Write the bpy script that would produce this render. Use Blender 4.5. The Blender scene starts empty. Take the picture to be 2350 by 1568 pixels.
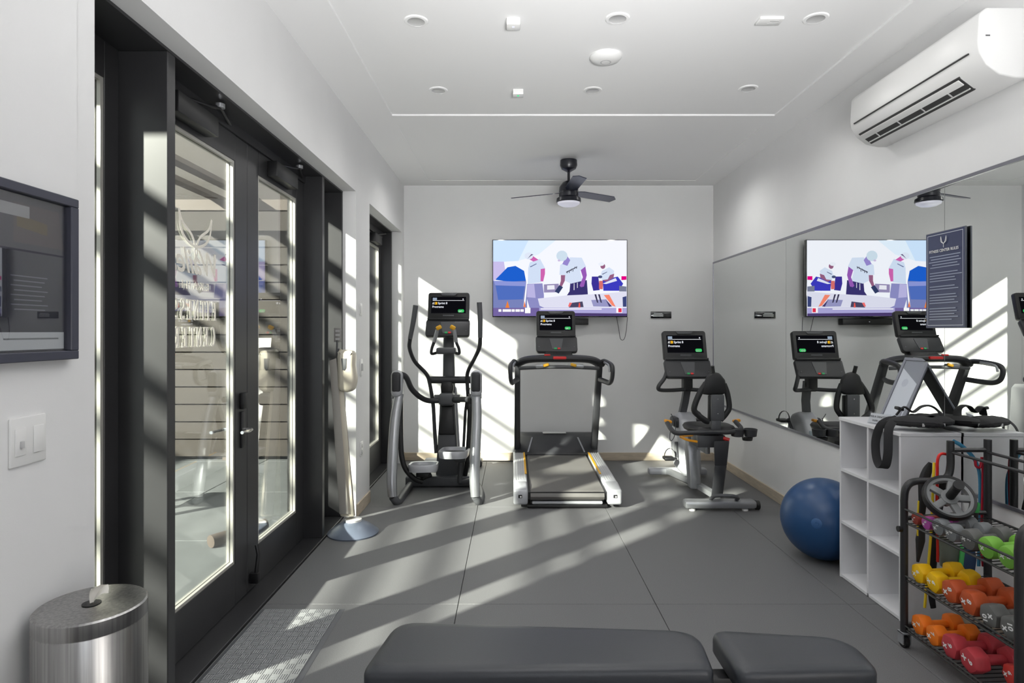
import bpy, bmesh, math, random
from mathutils import Vector, Matrix, Euler
random.seed(7)
SC = bpy.context.scene
COL = SC.collection
PI = math.pi
# ------------------------------------------------------------------ camera, light, exposure
F = 1400.0; VX = 1177.0; VY = 760.0; EYE = 1.5
cam = bpy.data.cameras.new('camera'); cam.sensor_width = 36; cam.lens = F / 2350 * 36
cam.shift_x = -(VX - 1175) / 2350; cam.shift_y = -(784 - VY) / 2350
cam.clip_start = 0.02
co = bpy.data.objects.new('camera', cam); COL.objects.link(co)
co.location = (0, 0, EYE); co.rotation_euler = (PI / 2, 0, 0); SC.camera = co
vs = SC.view_settings
SC.display_settings.display_device = 'sRGB'
vs.view_transform = 'Standard'; vs.look = 'None'; vs.gamma = 1; vs.use_curve_mapping = False
vs.exposure = 0.55
try:
    SC.cycles.use_denoising = True; SC.cycles.max_bounces = 10; SC.cycles.transparent_max_bounces = 16
    SC.cycles.diffuse_bounces = 6; SC.cycles.glossy_bounces = 6; SC.cycles.sample_clamp_indirect = 6
    SC.cycles.caustics_reflective = False; SC.cycles.caustics_refractive = False
except Exception: pass
w = bpy.data.worlds.new('world'); SC.world = w; w.use_nodes = True
bg = w.node_tree.nodes['Background']; bg.inputs[0].default_value = (0.86, 0.92, 1.0, 1); bg.inputs[1].default_value = 2.2
sun = bpy.data.lights.new('sun', 'SUN'); sun.energy = 26; sun.angle = math.radians(1.3); sun.color = (1, 0.965, 0.925)
so = bpy.data.objects.new('sun', sun); COL.objects.link(so)
so.rotation_euler = Vector((1.0, 0.97, -0.66)).to_track_quat('-Z', 'Y').to_euler(); so.location = (-8, -6, 6)
def area(name, loc, rot, sx, sy, e, col=(1, 1, 1)):
    l = bpy.data.lights.new(name, 'AREA'); l.shape = 'RECTANGLE'; l.size = sx; l.size_y = sy; l.energy = e; l.color = col
    o = bpy.data.objects.new(name, l); COL.objects.link(o); o.location = loc; o.rotation_euler = rot
    return o
# added fill light behind the camera, set at the invented rear window
area('rear_fill_light', (0.6, -2.1, 1.3), (PI / 2 + .25, 0, 0), 2.6, 2.0, 3, (0.98, 0.99, 1.0))
# added soft fill behind the camera, aimed up to brighten the ceiling
bl = area('ceiling_fill_light', (0.5, -0.5, 1.35), (PI - .93, 0, 0), 1.2, 0.5, 38, (1.0, 0.995, 0.99)); bl.data.spread = math.radians(75)
# added fill spots: downlights look unlit, near and farthest rows have no fixtures
for k, (lx, ly) in enumerate([(x, y) for y in (-1.0, 1.2, 3.33, 4.29, 5.9) for x in (-.528, .565, 1.646)]):
    if ly == 5.9 and k % 3 == 1: continue
    l = bpy.data.lights.new('downlight', 'SPOT'); l.energy = {-1.0: 2, 1.2: 2.5, 3.33: 7, 4.29: 12, 5.9: 18}[ly] * (.15 if ly < 2 and lx < 0 else .6 if ly < 5 and lx != .565 else 1); l.spot_size = math.radians(165); l.spot_blend = .9; l.shadow_soft_size = .05; l.color = (1, .985, .96)
    o = bpy.data.objects.new('downlight', l); COL.objects.link(o); o.location = (lx, ly, 3.13)

# ------------------------------------------------------------------ helpers
def P(x, y, Y): return Vector(((x - VX) * Y / F, Y, EYE - (y - VY) * Y / F))
W = {}
def link(o): COL.objects.link(o); return o
def tag(o, label=None, cat=None, group=None, kind=None):
    if label: o['label'] = label
    if cat: o['category'] = cat
    if group: o['group'] = group
    if kind: o['kind'] = kind
    return o
def thing(name, label, cat, loc=(0, 0, 0), rz=0, group=None, kind=None):
    o = bpy.data.objects.new(name, None); link(o); o.empty_display_size = 0.05
    o.location = loc; o.rotation_euler = (0, 0, rz)
    W[o.name] = Matrix.Translation(Vector(loc)) @ Matrix.Rotation(rz, 4, 'Z')
    return tag(o, label, cat, group, kind)
def BM(): return bmesh.new()
def obj(name, bm, mat, parent=None, smooth=True, M=None, ang=35):
    if M is not None: bm.transform(M)
    if parent is not None: bm.transform(W[parent.name].inverted())
    bmesh.ops.recalc_face_normals(bm, faces=bm.faces)
    me = bpy.data.meshes.new(name); bm.to_mesh(me); bm.free()
    me.materials.append(mat)
    if smooth:
        me.polygons.foreach_set('use_smooth', [True] * len(me.polygons))
        me.set_sharp_from_angle(angle=math.radians(ang))
    o = bpy.data.objects.new(name, me); link(o)
    if parent is not None:
        o.parent = parent; W[o.name] = W[parent.name]
    else: W[o.name] = Matrix.Identity(4)
    return o
def one(name, bm, mat, label=None, cat=None, group=None, kind=None, M=None, smooth=True, at=None):
    """a thing that is one mesh; its origin goes to `at`"""
    if at is not None: bm.transform(Matrix.Translation(-Vector(at)))
    o = obj(name, bm, mat, None, smooth, M)
    if at is not None: o.location = at; W[o.name] = Matrix.Translation(Vector(at))
    return tag(o, label, cat, group, kind)
def dup(root):
    r = root.copy(); link(r)
    for ch in root.children:
        c = ch.copy(); link(c); c.parent = r
        for g in ch.children:
            d = g.copy(); link(d); d.parent = c
    return r
def merge(bm, part, M=None):
    if M is not None: part.transform(M)
    me = bpy.data.meshes.new('tmp'); part.to_mesh(me); part.free(); bm.from_mesh(me); bpy.data.meshes.remove(me)
def box(bm, lo, hi, bev=0, seg=2, M=None):
    lo = Vector(lo); hi = Vector(hi)
    b = BM(); bmesh.ops.create_cube(b, size=1)
    s = hi - lo
    b.transform(Matrix.Translation((lo + hi) / 2) @ Matrix.Diagonal((abs(s.x), abs(s.y), abs(s.z), 1)))
    if bev: bmesh.ops.bevel(b, geom=b.edges[:], offset=min(bev, min(abs(s.x), abs(s.y), abs(s.z)) * .49), segments=seg, profile=.5, affect='EDGES')
    merge(bm, b, M); return bm
def cbox(bm, c, s, bev=0, rot=(0, 0, 0), seg=2):
    h = Vector(s) / 2
    return box(bm, -h, h, bev, seg, Matrix.Translation(Vector(c)) @ Euler(rot).to_matrix().to_4x4())
def hull(bm, a, b, bev=0):
    """loft of two 4-corner loops"""
    t = BM(); va = [t.verts.new(p) for p in a]; vb = [t.verts.new(p) for p in b]; n = len(a)
    t.faces.new(va); t.faces.new(vb[::-1])
    for i in range(n): t.faces.new((va[i], vb[i], vb[(i + 1) % n], va[(i + 1) % n]))
    if bev:
        bmesh.ops.recalc_face_normals(t, faces=t.faces)
        bmesh.ops.bevel(t, geom=t.edges[:], offset=bev, segments=2, profile=.5, affect='EDGES')
    merge(bm, t); return bm
def prism(bm, pts, depth, M=None, bev=0):
    """2D polygon (x,z) extruded along +y by depth"""
    t = BM(); a = [t.verts.new((p[0], 0, p[1])) for p in pts]; b = [t.verts.new((p[0], depth, p[1])) for p in pts]; n = len(pts)
    t.faces.new(a); t.faces.new(b[::-1])
    for i in range(n): t.faces.new((a[i], b[i], b[(i + 1) % n], a[(i + 1) % n]))
    bmesh.ops.recalc_face_normals(t, faces=t.faces)
    if bev:
        es = [e for e in t.edges if len(e.link_faces) == 2 and e.calc_face_angle(0) > .5]
        bmesh.ops.bevel(t, geom=es, offset=bev, segments=2, profile=.5, affect='EDGES')
    merge(bm, t, M); return bm
def smooth_path(pts, n=6, closed=False):
    pts = [Vector(p) for p in pts]; out = []; m = len(pts)
    if m < 3: return pts
    rng = m if closed else m - 1
    for i in range(rng):
        p0 = pts[(i - 1) % m] if (closed or i > 0) else pts[0] * 2 - pts[1]
        p1 = pts[i]; p2 = pts[(i + 1) % m]
        p3 = pts[(i + 2) % m] if (closed or i + 2 < m) else pts[-1] * 2 - pts[-2]
        for k in range(n):
            t = k / n
            out.append(.5 * ((2 * p1) + (p2 - p0) * t + (2 * p0 - 5 * p1 + 4 * p2 - p3) * t * t + (3 * p1 - p0 - 3 * p2 + p3) * t ** 3))
    if not closed: out.append(pts[-1])
    return out
def tube(bm, pts, r, seg=10, smooth=0, flat=None, closed=False, up=None):
    """swept tube; r number or list; flat=(a,b) scales the section; up = fixed side vector for flat sections"""
    pts = [Vector(p) for p in pts]
    rs = r if isinstance(r, (list, tuple)) else [r] * len(pts)
    if smooth:
        n0 = len(pts); pts2 = smooth_path(pts, smooth, closed)
        L = len(pts2); rs = [rs[min(n0 - 1, int(i / smooth))] + (rs[min(n0 - 1, int(i / smooth) + 1)] - rs[min(n0 - 1, int(i / smooth))]) * ((i / smooth) % 1) for i in range(L)]
        pts = pts2
    n = len(pts); rings = []
    prev = None
    for i, p in enumerate(pts):
        if closed: t = pts[(i + 1) % n] - pts[(i - 1) % n]
        else: t = pts[min(i + 1, n - 1)] - pts[max(i - 1, 0)]
        if t.length < 1e-9: t = Vector((0, 0, 1))
        t.normalize()
        if up is not None: a = Vector(up) - t * t.dot(Vector(up))
        elif prev is None:
            a = Vector((0, 0, 1)) if abs(t.z) < .9 else Vector((1, 0, 0)); a = a - t * t.dot(a)
        else: a = prev - t * t.dot(prev)
        a.normalize(); prev = a; b = t.cross(a)
        fa, fb = flat or (1, 1)
        rings.append([bm.verts.new(p + (a * math.cos(q) * fa + b * math.sin(q) * fb) * rs[i]) for q in [2 * PI * k / seg + (PI / 4 if seg == 4 else 0) for k in range(seg)]])
    m = n if closed else n - 1
    for i in range(m):
        A = rings[i]; B = rings[(i + 1) % n]
        for k in range(seg): bm.faces.new((A[k], A[(k + 1) % seg], B[(k + 1) % seg], B[k]))
    if not closed: bm.faces.new(rings[0][::-1]); bm.faces.new(rings[-1])
    return bm
def lathe(bm, prof, c=(0, 0, 0), seg=32, M=None, capped=True):
    """profile of (r,z) revolved around z"""
    t = BM(); rings = []
    for r, z in prof: rings.append([t.verts.new((r * math.cos(2 * PI * k / seg), r * math.sin(2 * PI * k / seg), z)) for k in range(seg)])
    for A, B in zip(rings, rings[1:]):
        for k in range(seg): t.faces.new((A[k], A[(k + 1) % seg], B[(k + 1) % seg], B[k]))
    if capped:
        t.faces.new(rings[0][::-1]); t.faces.new(rings[-1])
    bmesh.ops.remove_doubles(t, verts=t.verts, dist=1e-6)
    merge(bm, t, (Matrix.Translation(Vector(c)) @ M) if M is not None else Matrix.Translation(Vector(c))); return bm
def frame_M(o, right, up):
    """local x->right, y->up, z->normal"""
    r = Vector(right).normalized(); u = Vector(up).normalized(); n = r.cross(u)
    M = Matrix.Identity(4)
    for i in range(3): M[i][0] = r[i]; M[i][1] = u[i]; M[i][2] = n[i]; M[i][3] = o[i]
    return M
TXT = {}
def text_bm(body, size, M, align='LEFT', thick=0.0, bold=0.0, sx=1, shear=0):
    c = bpy.data.curves.new('txt', 'FONT'); c.body = body; c.size = size; c.align_x = align; c.align_y = 'BOTTOM_BASELINE'
    c.resolution_u = 3; c.extrude = thick; c.offset = bold; c.shear = shear
    o = bpy.data.objects.new('txt', c); link(o); dg = bpy.context.evaluated_depsgraph_get(); dg.update()
    me = bpy.data.meshes.new_from_object(o.evaluated_get(dg)); bpy.data.objects.remove(o); bpy.data.curves.remove(c)
    b = BM(); b.from_mesh(me); bpy.data.meshes.remove(me); b.transform(M @ Matrix.Diagonal((sx, 1, 1, 1))); return b
def art(name, polys, M, parent, mat, dz=0.0004):
    """flat picture: polys = [(rgb, [(u,v)...])] in painter's order on plane M"""
    bm = BM(); lay = bm.loops.layers.float_color.new('Col')
    for i, (c, pts) in enumerate(polys):
        vs_ = [bm.verts.new((p[0], p[1], i * dz)) for p in pts]
        f = bm.faces.new(vs_); f.normal_update()
        if f.normal.z < 0: f.normal_flip()
        for l in f.loops: l[lay] = (c[0], c[1], c[2], 1)
    bmesh.ops.triangulate(bm, faces=[f for f in bm.faces if len(f.verts) > 4])
    bm.transform(M)
    bm.transform(W[parent.name].inverted())
    me = bpy.data.meshes.new(name); bm.to_mesh(me); bm.free(); me.materials.append(mat)
    o = bpy.data.objects.new(name, me); link(o); o.parent = parent; W[o.name] = W[parent.name]
    return o
def circ(x, y, rx, ry=None, n=16, a0=0, a1=2 * PI):
    ry = ry or rx
    full = abs(a1 - a0 - 2 * PI) < 1e-6
    return [(x + rx * math.cos(a0 + (a1 - a0) * k / (n if full else n - 1)), y + ry * math.sin(a0 + (a1 - a0) * k / (n if full else n - 1))) for k in range(n)]

# ------------------------------------------------------------------ materials
def srgb(r, g, b): return tuple(((c / 255) / 12.92 if c / 255 <= .04045 else ((c / 255 + .055) / 1.055) ** 2.4) for c in (r, g, b))
MATS = {}
def mat(name, col, rough=.5, metal=0, noise=0, scale=30, bump=0, bscale=80, spec=.5, coat=0, emit=None, es=1, aniso=0, detail=4, stretch=None):
    m = bpy.data.materials.new(name); m.use_nodes = True; nt = m.node_tree; b = nt.nodes['Principled BSDF']
    b.inputs['Base Color'].default_value = (*col, 1); b.inputs['Roughness'].default_value = rough; b.inputs['Metallic'].default_value = metal
    b.inputs['Specular IOR Level'].default_value = spec
    if coat: b.inputs['Coat Weight'].default_value = coat; b.inputs['Coat Roughness'].default_value = .05
    if aniso: b.inputs['Anisotropic'].default_value = aniso
    if emit: b.inputs['Emission Color'].default_value = (*emit, 1); b.inputs['Emission Strength'].default_value = es
    if noise or bump:
        tc = nt.nodes.new('ShaderNodeTexCoord'); mp = nt.nodes.new('ShaderNodeMapping'); nt.links.new(tc.outputs['Object'], mp.inputs[0])
        if stretch: mp.inputs['Scale'].default_value = stretch
    if noise:
        n = nt.nodes.new('ShaderNodeTexNoise'); n.inputs['Scale'].default_value = scale; n.inputs['Detail'].default_value = detail
        r = nt.nodes.new('ShaderNodeMapRange'); r.inputs[1].default_value = .3; r.inputs[2].default_value = .7
        r.inputs[3].default_value = 1 - noise; r.inputs[4].default_value = 1 + noise
        mx = nt.nodes.new('ShaderNodeVectorMath'); mx.operation = 'SCALE'; mx.inputs[0].default_value = col
        nt.links.new(mp.outputs[0], n.inputs['Vector']); nt.links.new(n.outputs[0], r.inputs[0]); nt.links.new(r.outputs[0], mx.inputs['Scale'])
        nt.links.new(mx.outputs[0], b.inputs['Base Color'])
    if bump:
        n2 = nt.nodes.new('ShaderNodeTexNoise'); n2.inputs['Scale'].default_value = bscale; n2.inputs['Detail'].default_value = 3
        bp = nt.nodes.new('ShaderNodeBump'); bp.inputs['Strength'].default_value = bump; bp.inputs['Distance'].default_value = .002
        nt.links.new(mp.outputs[0], n2.inputs['Vector']); nt.links.new(n2.outputs[0], bp.inputs['Height']); nt.links.new(bp.outputs[0], b.inputs['Normal'])
    MATS[name] = m; return m
def emis(name, col, s=1):
    m = bpy.data.materials.new(name); m.use_nodes = True; nt = m.node_tree; nt.nodes.clear()
    o = nt.nodes.new('ShaderNodeOutputMaterial'); e = nt.nodes.new('ShaderNodeEmission'); e.inputs[0].default_value = (*col, 1); e.inputs[1].default_value = s
    nt.links.new(e.outputs[0], o.inputs[0]); return m
def emis_attr(name, s):
    m = bpy.data.materials.new(name); m.use_nodes = True; nt = m.node_tree; nt.nodes.clear()
    o = nt.nodes.new('ShaderNodeOutputMaterial'); e = nt.nodes.new('ShaderNodeEmission'); a = nt.nodes.new('ShaderNodeAttribute'); a.attribute_name = 'Col'
    e.inputs[1].default_value = s; nt.links.new(a.outputs[0], e.inputs[0]); nt.links.new(e.outputs[0], o.inputs[0]); return m
def print_attr(name, rough=.5, coat=0):
    m = bpy.data.materials.new(name); m.use_nodes = True; nt = m.node_tree; b = nt.nodes['Principled BSDF']; a = nt.nodes.new('ShaderNodeAttribute'); a.attribute_name = 'Col'
    b.inputs['Roughness'].default_value = rough
    if coat: b.inputs['Coat Weight'].default_value = coat; b.inputs['Coat Roughness'].default_value = .02
    nt.links.new(a.outputs[0], b.inputs['Base Color']); return m
def glass_mat(name, tint=(.93, .95, .93), rough=0.0, boost=1.0):
    m = bpy.data.materials.new(name); m.use_nodes = True; nt = m.node_tree; nt.nodes.clear()
    o = nt.nodes.new('ShaderNodeOutputMaterial'); t = nt.nodes.new('ShaderNodeBsdfTransparent'); g = nt.nodes.new('ShaderNodeBsdfGlossy')
    t.inputs[0].default_value = (*tint, 1); g.inputs['Roughness'].default_value = rough; g.inputs[0].default_value = (.98, .98, 1, 1)
    fr = nt.nodes.new('ShaderNodeFresnel'); fr.inputs[0].default_value = 1.5
    ge = nt.nodes.new('ShaderNodeNewGeometry'); ir = nt.nodes.new('ShaderNodeMapRange'); ir.inputs[3].default_value = 1.5; ir.inputs[4].default_value = 1 / 1.5
    nt.links.new(ge.outputs['Backfacing'], ir.inputs[0]); nt.links.new(ir.outputs[0], fr.inputs[0])   # same reflectance from both sides of the pane
    mu = nt.nodes.new('ShaderNodeMath'); mu.operation = 'MULTIPLY'; mu.inputs[1].default_value = boost; mu.use_clamp = True
    mx = nt.nodes.new('ShaderNodeMixShader'); nt.links.new(fr.outputs[0], mu.inputs[0]); nt.links.new(mu.outputs[0], mx.inputs[0])
    nt.links.new(t.outputs[0], mx.inputs[1]); nt.links.new(g.outputs[0], mx.inputs[2]); nt.links.new(mx.outputs[0], o.inputs[0]); return m

M_wall = mat('wall_paint', (.80, .80, .80), .6, noise=.015, scale=3, bump=.08, bscale=300)
M_ceil = mat('ceiling_paint', (.88, .88, .88), .7, bump=.05, bscale=300)
M_base = mat('pale_wood', (.52, .44, .34), .5, noise=.12, scale=8, stretch=(1, 1, 8))
M_rub = mat('rubber_floor', (.15, .15, .155), .55, noise=.28, scale=350, bump=.3, bscale=500, detail=2)
M_rubd = mat('rubber_joint', (.01, .01, .01), .8)
M_blk = mat('bronze_black_frame', (.032, .032, .034), .36, noise=.1, scale=4)
M_bead = mat('sunlit_glazing_bead', (.50, .49, .45), .35, metal=.3)  # pale colour paints in sunlight on the dark glazing stops
M_glass = glass_mat('door_glass', (.76, .78, .74), 0, 2.1)
M_clear = glass_mat('clear_acrylic', (.95, .96, .97))
M_mirror = mat('mirror_silver', (.90, .92, .905), .006, metal=1)
M_chan = mat('mirror_channel', (.30, .30, .34), .3, metal=.8)
M_white = mat('white_laminate', (.74, .74, .76), .45)
M_plast = mat('white_plastic', (.80, .80, .79), .35)
M_plast2 = mat('light_grey_plastic', (.55, .55, .55), .4)
M_dark = mat('black_plastic', (.009, .009, .010), .42, bump=.1, bscale=400)
M_dk2 = mat('charcoal_plastic', (.030, .031, .035), .42, bump=.12, bscale=400)
M_dk3 = mat('grey_plastic', (.085, .088, .095), .42)
M_steelb = mat('black_powder_coat', (.02, .02, .022), .35)
M_silver = mat('silver_paint', (.40, .41, .43), .32, metal=.65)
M_silv2 = mat('satin_silver', (.48, .49, .52), .34, metal=.15)
M_brush = mat('brushed_steel', (.36, .355, .35), .3, metal=1, noise=.22, scale=6, stretch=(20, 20, .4), aniso=.5)
M_chrome = mat('chrome', (.7, .7, .7), .12, metal=1)
M_orange = mat('orange_plastic', (.85, .36, .02), .4)
M_yel = mat('yellow_sensor', (.85, .45, .02), .35)
M_red = mat('red_plastic', (.75, .03, .03), .4)
M_green = mat('green_plastic', (.03, .4, .12), .4)
M_belt = mat('belt_rubber', (.13, .125, .12), .5, bump=.1)
M_vinyl = mat('bench_vinyl', (.035, .038, .045), .38, bump=.15, bscale=250)
M_ball = mat('blue_ball_rubber', (.012, .06, .17), .35, bump=.05)
M_gloss = mat('gloss_black', (.006, .006, .008), .12, coat=.5)
M_ind = print_attr('printed_card', .5)
M_post = print_attr('poster_under_glass', .35, 1.0)
M_scr = emis_attr('tv_picture', .70)
M_txw = emis('screen_white', (.85, .87, .95), .7); M_txy = emis('screen_yellow', (.95, .55, .05), .9); M_txg = emis('screen_green', (.05, .75, .25), .9)
M_inkw = mat('white_ink', (.85, .85, .85), .5); M_inkc = mat('cream_vinyl_letters', (.92, .88, .78), .5)
M_strap = mat('black_webbing', (.02, .02, .022), .8, bump=.4, bscale=500)
M_beige = mat('beige_plastic', (.62, .57, .47), .35)
M_greyb = mat('grey_metal_base', (.16, .19, .25), .35, metal=.3)
# ------------------------------------------------------------------ setting
XL, XR, YB, YN, ZC = -1.263, 2.323, 7.07, -2.3, 3.187
SOF = 2.625
def struct(name, bm, m, smooth=False): return one(name, bm, m, kind='structure', smooth=smooth)
b = BM()
box(b, (-1.72, YN, 0), (XL, 1.842, 3.3)); box(b, (-1.72, 4.91, 0), (XL, 5.375, SOF)); box(b, (-1.72, 6.907, 0), (XL, YB + .2, 3.3))
box(b, (-1.72, 1.842, SOF), (XL, 6.907, 3.3)); box(b, (XL - .01, YN, .0), (XL + .014, 1.747, 3.165))
struct('wall_left', b, M_wall)
b = BM(); box(b, (XR, YN, 0), (XR + .2, YB + .2, 3.3)); struct('wall_right', b, M_wall)
b = BM(); box(b, (XL, YB, 0), (XR, YB + .2, 3.3)); struct('wall_back', b, M_wall)
b = BM(); box(b, (XL, YN - .2, 0), (.2, YN, 3.3)); box(b, (1.6, YN - .2, 0), (XR, YN, 3.3)); box(b, (.2, YN - .2, 2.3), (1.6, YN, 3.3)); box(b, (.2, YN - .2, 0), (1.6, YN, .9))
struct('wall_rear', b, M_wall)
wf = thing('added_window_1', None, None, (.55, YN - .1, .15), kind='structure')  # unseen rear window, added to let sky light into the room
b = BM(); box(b, (.2, YN - .15, .9), (.26, YN - .06, 2.3)); box(b, (1.54, YN - .15, .9), (1.6, YN - .06, 2.3)); box(b, (.26, YN - .15, 2.24), (1.54, YN - .06, 2.3)); box(b, (.26, YN - .15, .9), (1.54, YN - .06, .96))
obj('added_window_frame', b, M_blk, wf, False)
# ceiling with two shallow trays
b = BM(); box(b, (XL, YN, 3.2), (XR, YB, 3.3))
for lo, hi in (((XL, YN), (-.946, YB)), ((2.05, YN), (XR, YB)), ((-.946, 4.78), (2.05, 5.0)), ((-.946, 6.84), (2.05, YB)), ((-.946, YN), (2.05, -1.4))):
    box(b, (lo[0], lo[1], ZC), (hi[0], hi[1], 3.2))
box(b, (-.946, 5.0, 3.191), (2.05, 6.84, 3.2))
struct('ceiling', b, M_ceil)
# floor: slab with rubber mats laid on it
fl = one('floor', box(BM(), (-1.72, YN, -.06), (XR, YB, -.012)), M_rubd, kind='structure', smooth=False)
rows = [(-2.3, -.2), (-.2, 1.575), (1.575, 3.35), (3.35, 5.2), (5.2, 7.07)]
for i, (y0, y1) in enumerate(rows):
    xs = [-1.36, -.30, .785, 1.84, XR] if i >= 3 else [-1.36, -.30, .785, 1.84, 2.005, XR]
    for x0, x1 in zip(xs, xs[1:]):
        g = .0016
        obj('floor_mat', box(BM(), (x0 + g, y0 + g, -.012), (x1 - g, y1 - g, 0), .0015, 1), M_rub, fl, False)
for a, (y0, y1) in (('trim_1', (1.842, 4.91)), ('trim_2', (5.375, 6.907))):
    struct(a, box(BM(), (-1.72, y0, -.012), (-1.362, y1, .014), .003, 1), M_blk)
# baseboards
struct('baseboard_back', box(BM(), (XL, YB - .014, 0), (XR, YB, .092), .003, 1), M_base)
struct('baseboard_right', box(BM(), (XR - .014, YN, 0), (XR, YB - .014, .092), .003, 1), M_base)
b = BM(); box(b, (XL, 4.925, 0), (XL + .013, 5.36, .10), .003, 1); box(b, (XL, 6.92, 0), (XL + .013, YB - .014, .10), .003, 1); box(b, (XL + .014, YN, 0), (XL + .027, 1.747, .10), .003, 1)
struct('baseboard_left', b, M_base)

# ---- door wall joinery
def pane(parent, y0, y1, z0, z1, X, bead=.016, bx=.018):
    g = obj('glass', box(BM(), (X - .003, y0, z0), (X + .003, y1, z1)), M_glass, parent, False)
    b = BM()
    for lo, hi in (((y0, z0), (y1, z0 + bead)), ((y0, z1 - bead), (y1, z1)), ((y0, z0 + bead), (y0 + bead, z1 - bead)), ((y1 - bead, z0 + bead), (y1, z1 - bead))):
        for s in (-1, 1):
            xa, xb = sorted((X + s * .0035, X + s * bx)); box(b, (xa, lo[0], lo[1]), (xb, hi[0], hi[1]))
    obj('sunlit_glazing_bead', b, M_bead, parent, False); return g
def sash(name, parent, y0, y1, z0, z1, X, st, zb, zt, th=.045):
    b = BM(); h = th / 2
    box(b, (X - h, y0, z0), (X + h, y0 + st, z1), .003, 1); box(b, (X - h, y1 - st, z0), (X + h, y1, z1), .003, 1)
    box(b, (X - h, y0 + st, z0), (X + h, y1 - st, zb)); box(b, (X - h, y0 + st, zt), (X + h, y1 - st, z1))
    o = obj(name, b, M_blk, parent, False)
    return o
d1 = thing('door_1', None, None, (-1.5, 3.44, 0), kind='structure')
for y0, y1 in ((2.418, 2.474), (4.38, 4.43)):
    obj('post', box(BM(), (-1.62, y0, .014), (-1.368, y1, 2.612), .003, 1), M_blk, d1, False)
obj('head_rail', box(BM(), (-1.62, 1.843, 2.612), (-1.368, 4.909, 2.624)), M_blk, d1, False)
obj('transom', box(BM(), (-1.56, 2.474, 2.56), (-1.49, 4.38, 2.612)), M_blk, d1, False)
for y0, y1 in ((1.843, 1.872), (4.885, 4.909)):
    obj('jamb', box(BM(), (-1.62, y0, .014), (-1.368, y1, 2.612), .003, 1), M_blk, d1, False)
s1 = sash('sidelight', d1, 1.872, 2.418, .014, 2.612, -1.585, .085, .14, 2.47); pane(s1, 1.957, 2.333, .14, 2.47, -1.585)
s2 = sash('sidelight', d1, 4.43, 4.885, .014, 2.612, -1.585, .07, .14, 2.47); pane(s2, 4.50, 4.815, .14, 2.47, -1.585)
leafs = []
for k, (y0, y1) in enumerate(((2.476, 3.443), (3.447, 4.378))):
    l = sash('door_leaf', d1, y0, y1, .018, 2.558, -1.523, .148, .242, 2.42); leafs.append(l)
    pane(l, y0 + .148, y1 - .148, .242, 2.42, -1.523)
    # closer with arm
    ya = 2.62 if k == 0 else 3.72
    b = BM(); box(b, (-1.50, ya, 2.445), (-1.435, ya + .36, 2.54), .006)
    tube(b, [(-1.46, ya + .12, 2.545), (-1.44, ya + .30, 2.575), (-1.42, ya + .34, 2.585)], .009, 8)
    tube(b, [(-1.42, ya + .34, 2.585), (-1.50, ya + .62, 2.59)], .008, 8)
    obj('closer', b, M_dark, l)
    obj('closer_joint', lathe(BM(), [(.001, -.012), (.022, -.010), (.022, .010), (.001, .012)], (-1.42, ya + .34, 2.592), 16), M_silver, l)
def lever(parent, y, z, X, s=1):
    b = BM(); box(b, (X, y - .02, z - .10), (X + s * .012, y + .02, z + .10), .004)
    obj('escutcheon', b, M_steelb, parent)
    b = BM(); tube(b, [(X + s * .01, y, z), (X + s * .055, y, z)], .010, 10); tube(b, [(X + s * .055, y, z), (X + s * .06, y - .03, z), (X + s * .06, y - .13, z + .004)], .009, 10)
    obj('lever_handle', b, M_chrome, parent)
lever(leafs[0], 3.375, .955, -1.5005, 1); lever(leafs[0], 3.375, .955, -1.5455, -1)
obj('deadbolt', box(BM(), (-1.5005, 3.345, 1.07), (-1.475, 3.395, 1.16), .006), M_dark, leafs[0])
b = BM(); box(b, (-1.5005, 3.47, .06), (-1.45, 3.51, .12), .006); tube(b, [(-1.47, 3.49, .10), (-1.46, 3.50, .22), (-1.475, 3.51, .27)], .011, 8)
obj('foot_bolt', b, M_dark, leafs[1])
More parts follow.
